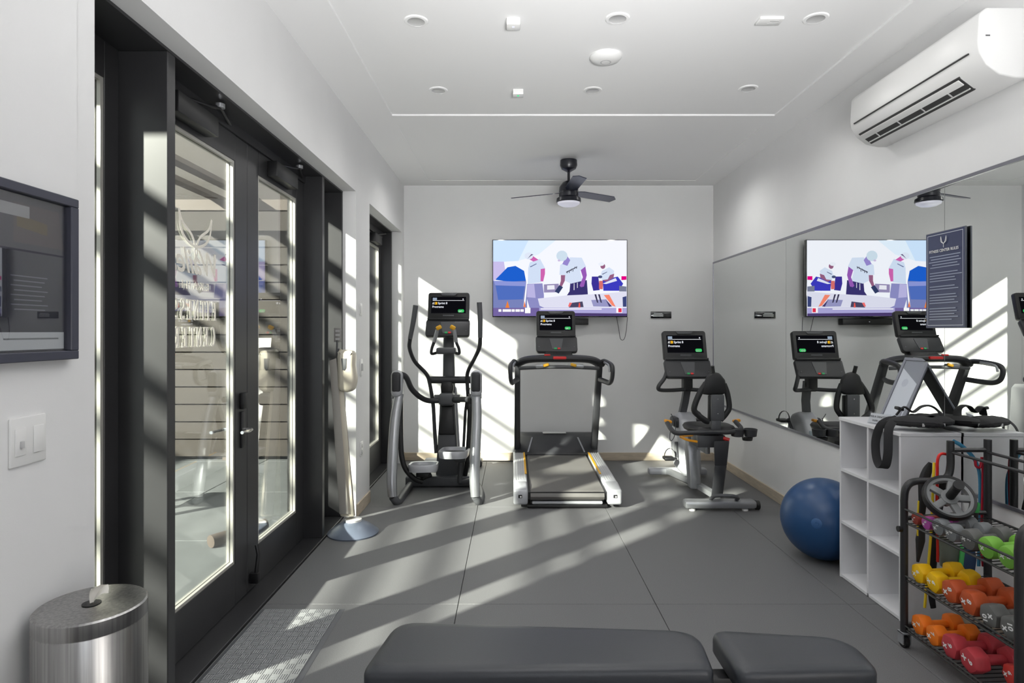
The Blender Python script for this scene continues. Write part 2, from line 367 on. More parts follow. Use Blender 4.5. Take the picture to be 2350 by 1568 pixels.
# vinyl lettering on the outside of the glass, reads mirrored from here
LX = -1.5188
def LM(yc, z): return frame_M((LX, yc, z), (0, -1, 0), (0, 0, 1))   # reads from outside
def serif(word, h, pitch):
    """high-contrast serif capitals from strokes; returns bm in local xy, centred"""
    bm = BM(); T = h * .15; t = h * .07; cw = h * .43; Z = [0]
    def q(x0, y0, x1, y1, wd):
        d = Vector((x1 - x0, y1 - y0)); n = Vector((-d.y, d.x)).normalized() * wd / 2; Z[0] -= .00003; zz = Z[0]
        bm.faces.new([bm.verts.new((x0 + n.x, y0 + n.y, zz)), bm.verts.new((x1 + n.x, y1 + n.y, zz)), bm.verts.new((x1 - n.x, y1 - n.y, zz)), bm.verts.new((x0 - n.x, y0 - n.y, zz))])
    def arc(cx, cy, rx, ry, a0, a1, wm, n=12):
        for i in range(n):
            A = math.radians(a0 + (a1 - a0) * i / n); B = math.radians(a0 + (a1 - a0) * (i + 1) / n)
            wd = t + (wm - t) * abs(math.cos((A + B) / 2)); q(cx + rx * math.cos(A), cy + ry * math.sin(A), cx + rx * math.cos(B), cy + ry * math.sin(B), wd)
    def ser(x, y): q(x - h * .11, y, x + h * .11, y, t)
    x = 0
    for ch in word:
        e = t / 2
        if ch in 'FETR': pass
        if ch == 'I': q(x + cw / 2, 0, x + cw / 2, h, T); ser(x + cw / 2, e); ser(x + cw / 2, h - e)
        if ch in 'FE':
            q(x + T, 0, x + T, h, T); ser(x + T, e); q(x, h - e, x + cw, h - e, t); q(x + cw, h, x + cw, h * .78, t); q(x + T, h * .52, x + cw * .75, h * .52, t); q(x + cw * .75, h * .62, x + cw * .75, h * .42, t)
            if ch == 'E': q(x, e, x + cw, e, t); q(x + cw, 0, x + cw, h * .24, t)
        if ch == 'T': q(x + cw / 2, 0, x + cw / 2, h, T); ser(x + cw / 2, e); q(x, h - e, x + cw, h - e, t); q(x, h, x, h * .78, t); q(x + cw, h, x + cw, h * .78, t)
        if ch == 'N': q(x + t, 0, x + t, h, t); q(x + cw, 0, x + cw, h, t); q(x + t, h, x + cw, 0, T); ser(x + t, e); ser(x + cw, h - e)
        if ch == 'R': q(x + T, 0, x + T, h, T); ser(x + T, e); q(x, h - e, x + cw * .6, h - e, t); q(x + T, h * .5, x + cw * .6, h * .5, t); arc(x + cw * .55, h * .75, cw * .35, h * .235, -90, 90, T); q(x + cw * .5, h * .5, x + cw, 0, T)
        if ch == 'S': arc(x + cw * .5, h * .74, cw * .36, h * .24, 20, 270, T); arc(x + cw * .5, h * .26, cw * .36, h * .24, 90, -160, T)
        if ch == 'C': arc(x + cw * .58, h * .5, cw * .48, h * .48, 45, 315, T, 16)
        x += pitch if ch != 'I' else pitch * .8
    wdt = x - (pitch - cw)
    bm.transform(Matrix.Translation((-wdt / 2, 0, 0))); return bm
YC = 2.925
for wd, z, h, pt in (('FITNESS', 1.553, .096, .0625), ('CENTER', 1.424, .096, .066)):
    obj('lettering', serif(wd, h, pt), M_inkc, leafs[0], False, LM(YC, z))
obj('lettering', text_bm('Wailea', .165, LM(YC, 1.775), 'CENTER', bold=.0022, shear=.35), M_inkc, leafs[0], False)
obj('lettering', text_bm('E  K  A  H  I', .050, LM(YC, 1.70), 'CENTER', bold=.0012), M_inkc, leafs[0], False)
b = BM()
for s in (1, -1):
    for pts in ([(0, 0), (.05 * s, .07), (.15 * s, .13), (.19 * s, .20)], [(0, 0), (.10 * s, .03), (.165 * s, .09), (.19 * s, .20)], [(0, -.08), (.012 * s, -.02), (0, 0)]):
        tube(b, [(p[0], p[1], 0) for p in pts], .010, 6, smooth=6)
b.transform(Matrix.Diagonal((.8, .8, .04, 1)))
obj('emblem', b, M_inkc, leafs[0], False, LM(YC, 1.90))
# second door
d2 = thing('door_2', None, None, (-1.5, 6.1, 0), kind='structure')
for y0, y1 in ((5.377, 5.43), (6.855, 6.905)):
    obj('jamb', box(BM(), (-1.62, y0, .014), (-1.368, y1, 2.612), .003, 1), M_blk, d2, False)
obj('head_rail', box(BM(), (-1.62, 5.377, 2.612), (-1.368, 6.905, 2.624)), M_blk, d2, False)
obj('transom', box(BM(), (-1.53, 5.43, 2.54), (-1.46, 6.855, 2.612)), M_blk, d2, False)
l3 = sash('door_leaf', d2, 5.43, 6.853, .018, 2.538, -1.5, .11, .29, 2.42); pane(l3, 5.54, 6.743, .29, 2.42, -1.5)
b = BM(); box(b, (-1.477, 6.30, 2.43), (-1.415, 6.62, 2.525), .006); tube(b, [(-1.44, 6.5, 2.53), (-1.40, 6.72, 2.57), (-1.47, 6.83, 2.58)], .009, 8); obj('closer', b, M_dark, l3)

# ---- mirrors on the right wall
mr = thing('wall_mirror', 'long frameless gym mirror in butted panels along the right wall', 'mirror', (XR, 4.5, .675))
for y0, y1 in ((1.0, 3.272), (3.276, 5.173), (5.177, 7.05)):
    obj('mirror_panel', box(BM(), (XR - .006, y0, .685), (XR - .0005, y1, 2.278)), M_mirror, mr, False)
obj('top_channel', box(BM(), (XR - .012, 1.0, 2.278), (XR - .0005, 7.055, 2.296)), M_chan, mr, False)
obj('bottom_channel', box(BM(), (XR - .012, 1.0, .668), (XR - .0005, 7.055, .685)), M_chan, mr, False)
obj('edge_channel', box(BM(), (XR - .010, 7.05, .685), (XR - .0005, 7.06, 2.278)), M_chan, mr, False)

# ------------------------------------------------------------------ outside
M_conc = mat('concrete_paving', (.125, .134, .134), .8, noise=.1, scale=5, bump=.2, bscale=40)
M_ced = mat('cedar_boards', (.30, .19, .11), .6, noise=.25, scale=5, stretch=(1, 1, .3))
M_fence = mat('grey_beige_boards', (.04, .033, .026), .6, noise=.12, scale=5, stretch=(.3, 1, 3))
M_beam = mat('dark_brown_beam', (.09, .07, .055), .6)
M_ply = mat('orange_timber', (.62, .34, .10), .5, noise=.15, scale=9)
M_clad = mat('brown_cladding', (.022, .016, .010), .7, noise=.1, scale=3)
GZ = -.03
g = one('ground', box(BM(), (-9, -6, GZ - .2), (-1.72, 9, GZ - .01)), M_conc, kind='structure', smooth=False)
for i in range(6):
    for j in range(10):
        if -7.5 < -1.72 - 1.2 * (i + 1):
            obj('paving_slab', box(BM(), (-1.72 - 1.2 * (i + 1) + .004, -5 + 1.35 * j + .004, GZ - .01), (-1.72 - 1.2 * i - .004, -5 + 1.35 * (j + 1) - .004, GZ), .003, 1), M_conc, g, False)
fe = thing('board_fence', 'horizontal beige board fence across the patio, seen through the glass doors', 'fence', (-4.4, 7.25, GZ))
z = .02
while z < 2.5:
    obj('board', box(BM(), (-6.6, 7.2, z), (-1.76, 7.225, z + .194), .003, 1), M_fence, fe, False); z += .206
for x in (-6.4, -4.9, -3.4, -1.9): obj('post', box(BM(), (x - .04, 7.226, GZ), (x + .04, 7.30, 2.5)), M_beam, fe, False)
sf = thing('cedar_screen', 'vertical cedar board screen on the left of the patio, glimpsed by the sidelight', 'fence', (-6.7, 2.5, GZ))
y = -3.0
while y < 7.1:
    obj('board', box(BM(), (-6.72, y, GZ), (-6.70, y + .14, 1.85), .003, 1), M_ced, sf, False); y += .15
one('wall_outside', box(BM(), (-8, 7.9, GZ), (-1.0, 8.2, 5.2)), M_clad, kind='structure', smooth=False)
pg = thing('pergola', 'dark brown timber pergola over the patio outside the doors', 'pergola', (-3.8, 2, GZ))
for x, y in ((-5.7, -3.3), (-5.7, 6.9), (-1.95, -3.3), (-1.95, 6.98)): obj('post', box(BM(), (x - .06, y - .06, GZ), (x + .06, y + .06, 2.98)), M_beam, pg, False)
for y in (-3.3, 1.6, 6.9): obj('cross_beam', box(BM(), (-5.9, y - .04, 2.86), (-1.85, y + .04, 2.98)), M_beam, pg, False)
x = -2.05
for dx in (.30, .62, .38, .70, .34, .66, .42, .4, .4):
    obj('slat', box(BM(), (x - .06, -3.6, 2.98), (x + .06, 7.1, 3.03), .003, 1), M_beam, pg, False); x -= dx
lg = thing('timber_edging', 'short brown timber log lying on the paving outside the double doors', 'log', (-2.02, 4.5, GZ))
obj('log', tube(BM(), [(-2.13, 4.30, GZ + .045), (-1.9, 4.68, GZ + .045)], .045, 12), M_beam, lg); 
st = thing('timber_stool', 'orange timber stool standing outside beyond the sidelight', 'stool', (-3.35, 4.9, GZ))
for dx, dy in ((-.16, -.16), (.16, -.16), (-.16, .16), (.16, .16)): obj('leg', cbox(BM(), (-3.35 + dx, 4.9 + dy, GZ + .21), (.06, .06, .42), .004), M_ply, st)
obj('seat', cbox(BM(), (-3.35, 4.9, GZ + .445), (.42, .42, .05), .01), M_ply, st)
# ------------------------------------------------------------------ TV and wall things
tv = thing('television', 'large wall-mounted flat television showing men in white shirts on the back wall', 'television', (.545, 6.98, 1.65))
x0, x1 = (1130 - VX) * 6.93 / F, (1440 - VX) * 6.93 / F
z1, z0 = EYE + (VY - 550) * 6.93 / F, EYE + (VY - 728) * 6.93 / F
obj('bezel', box(BM(), (x0, 6.932, z0), (x1, 6.985, z1), .004), M_gloss, tv)
obj('wall_bracket', box(BM(), (.3, 6.986, 1.8), (.8, 7.069, 2.2)), M_steelb, tv, False)
TM = frame_M((x0 + .008, 6.930, z0 + .012), (1, 0, 0), (0, 0, 1)); tw = x1 - x0 - .016; th = z1 - z0 - .020
def tvp(l): return [((x - 130) / 1855 * tw, (1195 - y) / 1065 * th) for x, y in l]
def rgb(*c): return srgb(*c)
def c2(cx, cy, rx, ry=None, n=14): return circ(cx, cy, rx, ry, n)
SKIN = rgb(150, 96, 130); SKP = rgb(205, 100, 175); SH = rgb(212, 224, 244); NV = rgb(58, 52, 110); BL = rgb(35, 95, 200)
A = []
def pa(c, l): A.append((c, tvp(l)))
pa(rgb(244, 246, 255), [(130, 130), (1985, 130), (1985, 1195), (130, 1195)])
pa(rgb(205, 228, 255), [(130, 130), (620, 130), (480, 420), (130, 440)]); pa(rgb(226, 240, 255), [(620, 130), (1000, 130), (760, 330), (480, 420)])
pa(rgb(200, 190, 235), [(130, 430), (280, 430), (300, 560), (140, 700), (130, 700)])
pa(rgb(120, 130, 185), [(130, 700), (600, 700), (600, 1080), (130, 1080)])
pa(rgb(30, 95, 205), [(160, 685), (330, 510), (440, 490), (560, 560), (600, 700), (360, 712)])
pa(rgb(140, 150, 215), [(140, 700), (590, 715), (575, 780), (160, 760)])
pa(rgb(80, 110, 190), [(165, 765), (570, 775), (545, 960), (200, 968)])
pa(rgb(250, 250, 255), [(560, 560), (620, 640), (590, 900), (575, 1060), (550, 1060), (590, 720)])
pa(rgb(235, 130, 60), [(330, 980), (358, 1080), (300, 1080)]); pa(rgb(235, 130, 90), [(565, 980), (585, 1070), (550, 1070)])
# background tables and kit
pa(rgb(150, 140, 180), [(835, 750), (1040, 740), (1050, 860), (835, 865)]); pa(rgb(235, 235, 245), [(880, 765), (980, 760), (985, 820), (880, 825)])
pa(rgb(60, 50, 150), [(1500, 640), (1590, 640), (1610, 830), (1520, 840), (1495, 740)]); pa(rgb(215, 110, 110), [(1600, 700), (1660, 700), (1650, 820), (1600, 815)])
pa(rgb(60, 60, 190), [(1650, 690), (1860, 640), (1935, 740), (1880, 840), (1660, 840)]); pa(rgb(225, 228, 245), [(1650, 740), (1830, 660), (1850, 700), (1700, 745)])
pa(rgb(120, 125, 150), [(1880, 770), (1980, 780), (1980, 850), (1880, 850)]); pa(rgb(225, 0, 130), [(1910, 635), (1980, 635), (1980, 685), (1910, 690)])
# left man
pa(rgb(140, 140, 195), [(600, 745), (815, 735), (835, 900), (835, 1080), (640, 1090), (590, 920)])
pa(rgb(185, 180, 225), [(600, 750), (700, 745), (720, 940), (600, 930)])
pa(rgb(208, 222, 244), [(640, 440), (780, 390), (850, 520), (800, 720), (610, 745), (618, 520)])
pa(SKP, [(790, 535), (850, 525), (850, 600), (825, 710), (788, 705)])
pa(SKP, [(610, 385), (680, 350), (760, 405), (690, 430)]); pa(rgb(222, 230, 246), c2(625, 350, 60, 50)); pa(rgb(90, 80, 120), [(605, 392), (660, 325), (690, 330), (655, 350)])
pa(rgb(110, 120, 160), [(640, 500), (730, 455), (735, 465), (650, 510)])
# middle man
pa(NV, [(1200, 735), (1430, 690), (1445, 890), (1150, 910), (1190, 850)])
pa(SH, [(1060, 480), (1200, 370), (1360, 375), (1420, 500), (1335, 560), (1370, 700), (1210, 740), (1130, 700), (1130, 620), (1050, 615)])
pa(rgb(150, 90, 180), [(1345, 550), (1410, 500), (1430, 620), (1390, 780), (1350, 790), (1330, 770), (1375, 650)])
pa(SKIN, [(1070, 620), (1130, 620), (1125, 700), (1080, 790), (1050, 770), (1070, 700)]); pa(rgb(50, 60, 100), [(1050, 760), (1100, 790), (1040, 880), (985, 850), (1020, 800)])
pa(rgb(150, 135, 205), [(1150, 340), (1200, 410), (1160, 490), (1090, 465)]); pa(rgb(205, 222, 236), c2(1085, 350, 78, 75))
pa(rgb(205, 190, 225), c2(1045, 415, 20, 14))
for i, (x, y) in enumerate(((1150, 590), (1180, 585), (1205, 560), (1230, 565), (1255, 530), (1280, 525))):
    pa(rgb(70, 72, 90), [(x, y), (x + 8, y - 28), (x + 16, y - 30), (x + 10, y + 8)])
pa(rgb(70, 72, 90), [(1140, 575), (1290, 500), (1295, 508), (1148, 586)])
pa(rgb(235, 235, 240), [(1250, 735), (1258, 735), (1258, 830), (1248, 830)]); pa(rgb(235, 235, 240), [(1295, 725), (1303, 725), (1303, 800), (1295, 800)])
# right man
pa(SH, [(1640, 560), (1740, 510), (1810, 560), (1800, 610), (1740, 690), (1640, 690), (1620, 620)]); pa(SKIN, [(1750, 620), (1810, 600), (1800, 660), (1700, 715), (1640, 690), (1720, 680)])
pa(SKIN, c2(1652, 495, 34, 38)); pa(rgb(235, 240, 250), c2(1630, 465, 42, 26)); pa(rgb(70, 80, 120), c2(1615, 645, 30, 20)); pa(rgb(90, 95, 130), [(1640, 605), (1710, 572), (1712, 580), (1648, 614)])
# foreground table
pa(rgb(222, 222, 240), [(750, 950), (1140, 905), (1500, 890), (1985, 850), (1985, 1070), (840, 1080), (775, 1050)])
pa(rgb(75, 72, 100), [(1215, 1010), (1370, 990), (1385, 1070), (1180, 1075)]); pa(rgb(235, 90, 80), [(1320, 1010), (1335, 1010), (1340, 1075), (1312, 1075)]); pa(rgb(240, 110, 110), [(1190, 1005), (1225, 1010), (1195, 1065), (1170, 1060)])
pa(rgb(150, 150, 195), [(1490, 970), (1700, 960), (1740, 1065), (1520, 1060)]); pa(rgb(60, 58, 85), [(1535, 890), (1560, 890), (1590, 1010), (1570, 1005)]); pa(rgb(60, 58, 85), [(1585, 890), (1610, 890), (1640, 1010), (1620, 1005)])
pa(rgb(245, 135, 110), [(1665, 900), (1740, 895), (1830, 1065), (1780, 1050)]); pa(rgb(70, 60, 110), [(1690, 960), (1780, 1060), (1740, 1065)]); pa(rgb(60, 70, 120), [(1925, 930), (1980, 915), (1980, 1065), (1930, 1065)])
# ticker
pa(rgb(170, 165, 215), [(130, 1080), (1985, 1080), (1985, 1195), (130, 1195)]); pa(rgb(75, 60, 110), [(130, 1140), (1985, 1160), (1985, 1195), (130, 1195)]); pa(rgb(115, 100, 160), [(130, 1080), (770, 1080), (770, 1195), (130, 1195)])
for a_, b_ in ((205, 245), (262, 380), (388, 430), (440, 500), (508, 555)): pa(rgb(250, 250, 255), [(a_, 1100), (b_, 1100), (b_, 1135), (a_, 1135)])
pa(rgb(252, 252, 255), [(572, 1080), (648, 1080), (648, 1155), (572, 1155)]); pa(rgb(250, 250, 255), [(790, 1088), (1635, 1090), (1635, 1104), (790, 1102)])
pa(rgb(252, 245, 250), [(1838, 1078), (1920, 1078), (1920, 1150), (1838, 1150)]); pa(rgb(225, 50, 80), [(1866, 1086), (1912, 1086), (1912, 1142), (1866, 1142)])
art('screen_picture', A, TM, tv, M_scr, .00012)
cb = BM(); tube(cb, [P(1415, 728, 6.99), P(1420, 755, 7.0), P(1424, 778, 7.02), P(1432, 779, 7.03), P(1437, 760, 7.02), P(1440, 728, 6.99)], .0035, 6, smooth=5)
one('hanging_cable', cb, M_dk3, 'thin cable hanging in a loop under the right corner of the television', 'cable', at=P(1415, 728, 6.99))
sb = thing('soundbar', 'slim black soundbar mounted under the television', 'soundbar', (.5, 7.0, 1.59))
obj('speaker_body', box(BM(), ((1236 - VX) * .005, 6.97, P(0, 746, 7).z), ((1350 - VX) * .005, 7.069, P(0, 731, 7).z), .008), M_dark, sb)
obj('indicator_light', cbox(BM(), (.56, 6.969, 1.605), (.012, .002, .003)), M_txw, sb, False)
sg = thing('wall_sign', 'small black wall sign with white lettering right of the television', 'sign', P(1517, 723, 7.06))
p = P(1517, 723, 7.06); obj('plate', cbox(BM(), (p.x, 7.062, p.z), (.24, .014, .078), .004), M_gloss, sg)
for k, (wd, dz) in enumerate(((.10, .018), (.12, .002), (.12, -.014))): obj('text_line', cbox(BM(), (p.x - .035, 7.0535, p.z + dz), (wd, .001, .007)), M_inkw, sg, False)
def plate(name, label, cat, y0, y1, za, zb, X=XL, kind='switch', s=1):
    t = thing(name, label, cat, (X, (y0 + y1) / 2, (za + zb) / 2))
    obj('cover_plate', box(BM(), (X, y0, za), (X + .007, y1, zb), .003), M_plast, t); return t
def onleft(px, py): Y = -XL * F / (VX - px); return Y, EYE - (py - VY) * Y / F
Ya, z = onleft(827, 709); t = plate('light_switch', 'small white wall switch, highest on the wall strip between the doors', 'switch', Ya - .035, Ya + .035, z - .055, z + .045)
obj('rocker', box(BM(), (XL + .007, Ya - .015, z - .035), (XL + .011, Ya + .015, z + .025), .002), M_plast, t)
Ya, z = onleft(828, 843); t = plate('light_switch', 'white slider switch plate at waist height on the wall strip between the doors', 'switch', Ya - .035, Ya + .035, z - .07, z + .07)
obj('rocker', box(BM(), (XL + .007, Ya - .012, z - .03), (XL + .02, Ya + .012, z + .03), .002), M_plast2, t)
Ya, z = onleft(829, 1030); t = plate('wall_outlet', 'white power outlet low on the wall strip between the doors', 'outlet', Ya - .035, Ya + .035, z - .06, z + .06)
for dz in (.025, -.025): obj('socket', box(BM(), (XL + .007, Ya - .016, z + dz - .016), (XL + .010, Ya + .016, z + dz + .016), .002), M_plast2, t)
# big switch by the camera, on the proud wall face
X0 = XL + .014; t = thing('light_switch', 'double white switch plate under the framed notice at far left', 'switch', (X0, 1.57, 1.22))
obj('cover_plate', box(BM(), (X0, 1.508, 1.158), (X0 + .007, 1.625, 1.282), .004), M_plast, t)
for yy in (1.537, 1.596): obj('rocker', box(BM(), (X0 + .007, yy - .017, 1.185), (X0 + .0105, yy + .017, 1.255), .003), M_plast, t)
obj('slider', box(BM(), (X0 + .0105, 1.533, 1.205), (X0 + .017, 1.541, 1.222), .001), M_plast2, t)
# framed notice at far left
fr = thing('framed_notice', 'black framed dark notice behind glass on the wall at far left', 'picture frame', (X0, 1.5, 1.6))
fX = X0 + .03; yA, yB, zA, zB = 1.06, 1.715, 1.422, 1.868
b = BM()
for lo, hi in (((yA, zA), (yB, zA + .024)), ((yA, zB - .024), (yB, zB)), ((yA, zA + .024), (yA + .024, zB - .024)), ((yB - .03, zA + .024), (yB, zB - .024))): box(b, (X0 + .001, lo[0], lo[1]), (fX, hi[0], hi[1]), .002, 1)
obj('frame', b, mat('frame_slate', (.05, .052, .075), .35), fr)
iX = X0 + .012
FM = frame_M((iX, yA, zA), (0, 1, 0), (0, 0, 1))
# normal must face +X : right=+Y, up=+Z -> normal=+X
W_, H_ = yB - yA, zB - zA
Q = [(rgb(48, 50, 62), [(0, 0), (W_, 0), (W_, H_), (0, H_)]), (rgb(200, 205, 210), [(0, .03), (.62, .03), (.62, .075), (0, .075)]), (rgb(120, 125, 130), [(.42, .056), (.60, .056), (.60, .060), (.42, .060)]),
     (rgb(70, 62, 66), [(.45, .30), (.62, .30), (.60, .40), (.45, .40)]), (rgb(90, 78, 45), [(.46, .34), (.56, .33), (.56, .36), (.46, .37)]), (rgb(150, 152, 155), [(.30, .365), (.50, .365), (.50, .395), (.30, .395)])]
for k in range(8): Q.append((rgb(120, 124, 135), [(.44 + (k % 2) * .01, .215 - .012 * k), (.56 - (k % 3) * .01, .215 - .012 * k), (.56 - (k % 3) * .01, .218 - .012 * k), (.44 + (k % 2) * .01, .218 - .012 * k)]))
art('notice_print', Q, FM, fr, M_ind, .0002)
obj('glass', box(BM(), (iX + .004, yA + .02, zA + .02), (iX + .006, yB - .02, zB - .02)), glass_mat('frame_glass', (.95, .95, .95), 0, 1.5), fr, False)

# rules board on the mirror
rb = thing('rules_board', 'navy rules board with white lettering hanging on the mirror', 'sign', (2.30, 3.25, 1.65))
bY0, bY1 = 3.10, 3.395; bz1, bz0 = EYE + 243 * 3.09 / F, EYE + 7 * 3.09 / F
obj('board', box(BM(), (2.299, bY0, bz0), (2.309, bY1, bz1), .002), mat('sign_edge', (.10, .11, .14), .4), rb)
for y, z in ((bY0 + .03, bz1 - .03), (bY1 - .03, bz1 - .03), (bY0 + .03, bz0 + .03), (bY1 - .03, bz0 + .03)): obj('standoff', tube(BM(), [(2.309, y, z), (2.3168, y, z)], .008, 10), M_chrome, rb)
RM = frame_M((2.2985, bY1, bz0), (0, -1, 0), (0, 0, 1)); rw, rh = bY1 - bY0, bz1 - bz0
Q = [(rgb(60, 66, 96), [(.004, .004), (rw - .004, .004), (rw - .004, rh - .004), (.004, rh - .004)])]
for a_, b_, c_, d_ in ((.014, .014, rw - .014, .017), (.014, rh - .017, rw - .014, rh - .014), (.014, .014, .017, rh - .014), (rw - .017, .014, rw - .014, rh - .014)): Q.append((rgb(200, 205, 215), [(a_, b_), (c_, b_), (c_, d_), (a_, d_)]))
yy = rh - .135
for k in range(24):
    if k in (5, 10, 13, 18): yy -= .015; continue
    wd = (.23, .21, .24, .19, .22)[k % 5] * (.9 if k > 8 else 1); xs_ = .035 if k > 4 else (rw - wd) / 2
    Q.append((rgb(160, 168, 190), [(xs_, yy), (xs_ + wd, yy), (xs_ + wd, yy + .0042), (xs_, yy + .0042)])); yy -= .0148
art('rules_print', Q, RM, rb, print_attr('sign_print', .25), .0002)
obj('heading', text_bm('FITNESS CENTER RULES', .021, frame_M((2.2915, (bY0 + bY1) / 2, bz1 - .112), (0, -1, 0), (0, 0, 1)), 'CENTER', bold=.0003), M_inkw, rb, False)
b = BM()
for s in (1, -1): tube(b, [(0, 0, 0), (.012 * s, .012, 0), (.02 * s, .04, 0)], .0022, 4, smooth=4); tube(b, [(0, 0, 0), (.02 * s, .014, 0), (.02 * s, .04, 0)], .0018, 4, smooth=4)
tube(b, [(0, -.02, 0), (0, 0, 0)], .002, 4); b.transform(Matrix.Diagonal((1, 1, .1, 1)))
obj('emblem', b, M_inkw, rb, False, frame_M((2.2915, (bY0 + bY1) / 2, bz1 - .07), (0, -1, 0), (0, 0, 1)))

# ---- air conditioner on the right wall
ac = thing('air_conditioner', 'white wall air conditioner above the mirror', 'air conditioner', (2.2, 3.26, 2.66))
prof = [(XR - .001, 2.957), (2.13, 2.957), (2.10, 2.93), (2.092, 2.80), (2.098, 2.755), (2.13, 2.70), (2.19, 2.655), (2.26, 2.64), (XR - .001, 2.64)]
b = BM(); prism(b, prof, 1.045, Matrix.Translation((0, 2.743, 0)), .008); obj('casing', b, M_plast, ac, ang=50)
b = BM(); hull(b, [(2.0885, 2.80, 2.768), (2.0885, 3.74, 2.768), (2.0885, 3.74, 2.7745), (2.0885, 2.80, 2.7745)], [(2.094, 2.80, 2.768), (2.094, 3.74, 2.768), (2.094, 3.74, 2.7745), (2.094, 2.80, 2.7745)]); obj('panel_seam', b, mat('seam_dark', (.03, .03, .03), .7), ac, False)
# outlet slot along the lower front curve
d = Vector((2.19 - 2.13, 0, 2.655 - 2.70)).normalized(); n_ = Vector((d.z, 0, -d.x))  # outward normal (-x,-z)
def acq(t0, t1, y0, y1, off, th_):
    a = Vector((2.13, 0, 2.70)); q0 = a + d * t0 + n_ * off; q1 = a + d * t1 + n_ * off
    o2 = n_ * th_
    return [(q0.x, y0, q0.z), (q1.x, y0, q1.z), (q1.x, y1, q1.z), (q0.x, y1, q0.z)], [((q0 + o2).x, y0, (q0 + o2).z), ((q1 + o2).x, y0, (q1 + o2).z), ((q1 + o2).x, y1, (q1 + o2).z), ((q0 + o2).x, y1, (q0 + o2).z)]
if n_.z > 0: n_ = -n_
b = BM(); hull(b, *acq(-.012, .086, 2.90, 3.74, -.004, .006)); obj('air_slot', b, mat('slot_dark', (.05, .05, .05), .8), ac, False)
b = BM(); hull(b, *acq(-.002, .034, 2.91, 3.73, .004, .006), bev=.002); obj('louver', b, M_plast, ac)
b = BM(); hull(b, *acq(.064, .070, 2.91, 3.73, .002, .005)); obj('louver', b, M_plast, ac, False)
for yy in (3.02, 3.22, 3.42, 3.62): b = BM(); hull(b, *acq(.034, .064, yy, yy + .006, .001, .005)); obj('vane', b, M_plast2, ac, False)
obj('badge', cbox(BM(), (2.135, 2.742, 2.83), (.02, .001, .006)), M_dk3, ac, False)

# ---- ceiling fittings
row = [('far-left in the near row', 955, 48), ('middle in the near row, beyond the white disc', 1417, 42), ('right in the near row beside the ceiling plate', 1872, 42), ('left in the far row', 1006, 207), ('middle in the far row with a brighter white rim', 1360, 207), ('right in the far row', 1717, 203)]
def downlight(x, y, label, bright=False):
    t = thing('ceiling_downlight', label, 'ceiling light', (x, y, 3.2), group='recessed ceiling downlights')
    obj('trim_ring', lathe(BM(), [(.046, -.001), (.048, -.007), (.062, -.006), (.067, -.001), (.067, 0)], (x, y, 3.2), 28, capped=False), M_plast if bright else M_ceil, t)
    obj('reflector', lathe(BM(), [(.0475, -.0062), (.040, -.001), (.001, -.0005)], (x, y, 3.2), 24, capped=False), mat('reflector_grey', (.5, .5, .5), .3), t)
for nm, px, py in row:
    Y = 1.7 * F / (VY - py); downlight((px - VX) * Y / F, Y, 'white recessed downlight, ' + nm, 'bright' in nm)
for (px, py, nm, c) in ((1178, 47, 'small square white ceiling sensor with a white light, nearer one', M_txw), (1189, 208, 'small square white ceiling sensor with a green light, farther one', M_txg)):
    Y = 1.7 * F / (VY - py); X = (px - VX) * Y / F
    t = thing('ceiling_sensor', nm, 'sensor', (X, Y, 3.2))
    obj('housing', cbox(BM(), (X, Y, 3.18), (.075, .075, .04), .006), M_plast, t); obj('indicator_light', cbox(BM(), (X, Y - .01, 3.1592), (.014, .014, .002)), c, t, False)
Y = 1.7 * F / (VY - 128); X = (1390 - VX) * Y / F
t = thing('ceiling_access_point', 'white shallow dome disc on the ceiling', 'access point', (X, Y, 3.2))
obj('dome', lathe(BM(), [(.094, 0), (.098, -.012), (.085, -.028), (.045, -.04), (.001, -.042)], (X, Y, 3.2), 36, capped=False), M_plast, t)
obj('status_ring', lathe(BM(), [(.026, -.0418), (.03, -.0425), (.034, -.0413)], (X, Y, 3.2), 24, capped=False), M_plast2, t)
Y = 1.7 * F / (VY - 45); X = (1766 - VX) * Y / F
t = thing('ceiling_plate', 'small rectangular white plate with slots on the ceiling', 'vent', (X, Y, 3.2))
obj('plate', cbox(BM(), (X, Y, 3.192), (.13, .075, .016), .004), M_plast, t)
for k in (-1, 0, 1): obj('slot', cbox(BM(), (X + .02, Y + .016 * k, 3.1835), (.05, .005, .001)), M_plast2, t, False)

# ---- ceiling fan
fx, fy = .548, 5.995
fn = thing('ceiling_fan', 'dark three-blade ceiling fan with a round white light', 'ceiling fan', (fx, fy, 3.17))
M_fan = mat('fan_black', (.012, .013, .02), .3); M_blade = mat('fan_blade_blue', (.022, .028, .05), .3)
def fz(y): return EYE + (VY - y) * fy / F
obj('canopy', lathe(BM(), [(.082, 3.177), (.085, fz(380)), (.07, fz(388)), (.02, fz(395)), (.001, fz(395))], (fx, fy, 0), 28), M_fan, fn)
obj('downrod', tube(BM(), [(fx, fy, fz(394)), (fx, fy, fz(418))], .013, 12), M_fan, fn)
obj('motor_housing', lathe(BM(), [(.02, fz(415)), (.06, fz(419)), (.092, fz(430)), (.096, fz(440)), (.09, fz(441)), (.09, fz(443)), (.096, fz(444)), (.094, fz(452)), (.118, fz(456)), (.122, fz(463)), (.115, fz(465)), (.001, fz(465))], (fx, fy, 0), 36), M_fan, fn)
obj('light_diffuser', lathe(BM(), [(.112, fz(464.5)), (.105, fz(469)), (.075, fz(473)), (.03, fz(475)), (.001, fz(475.3))], (fx, fy, 0), 32), mat('opal_glass', (.8, .8, .86), .3, emit=(.8, .8, 1), es=.15), fn)
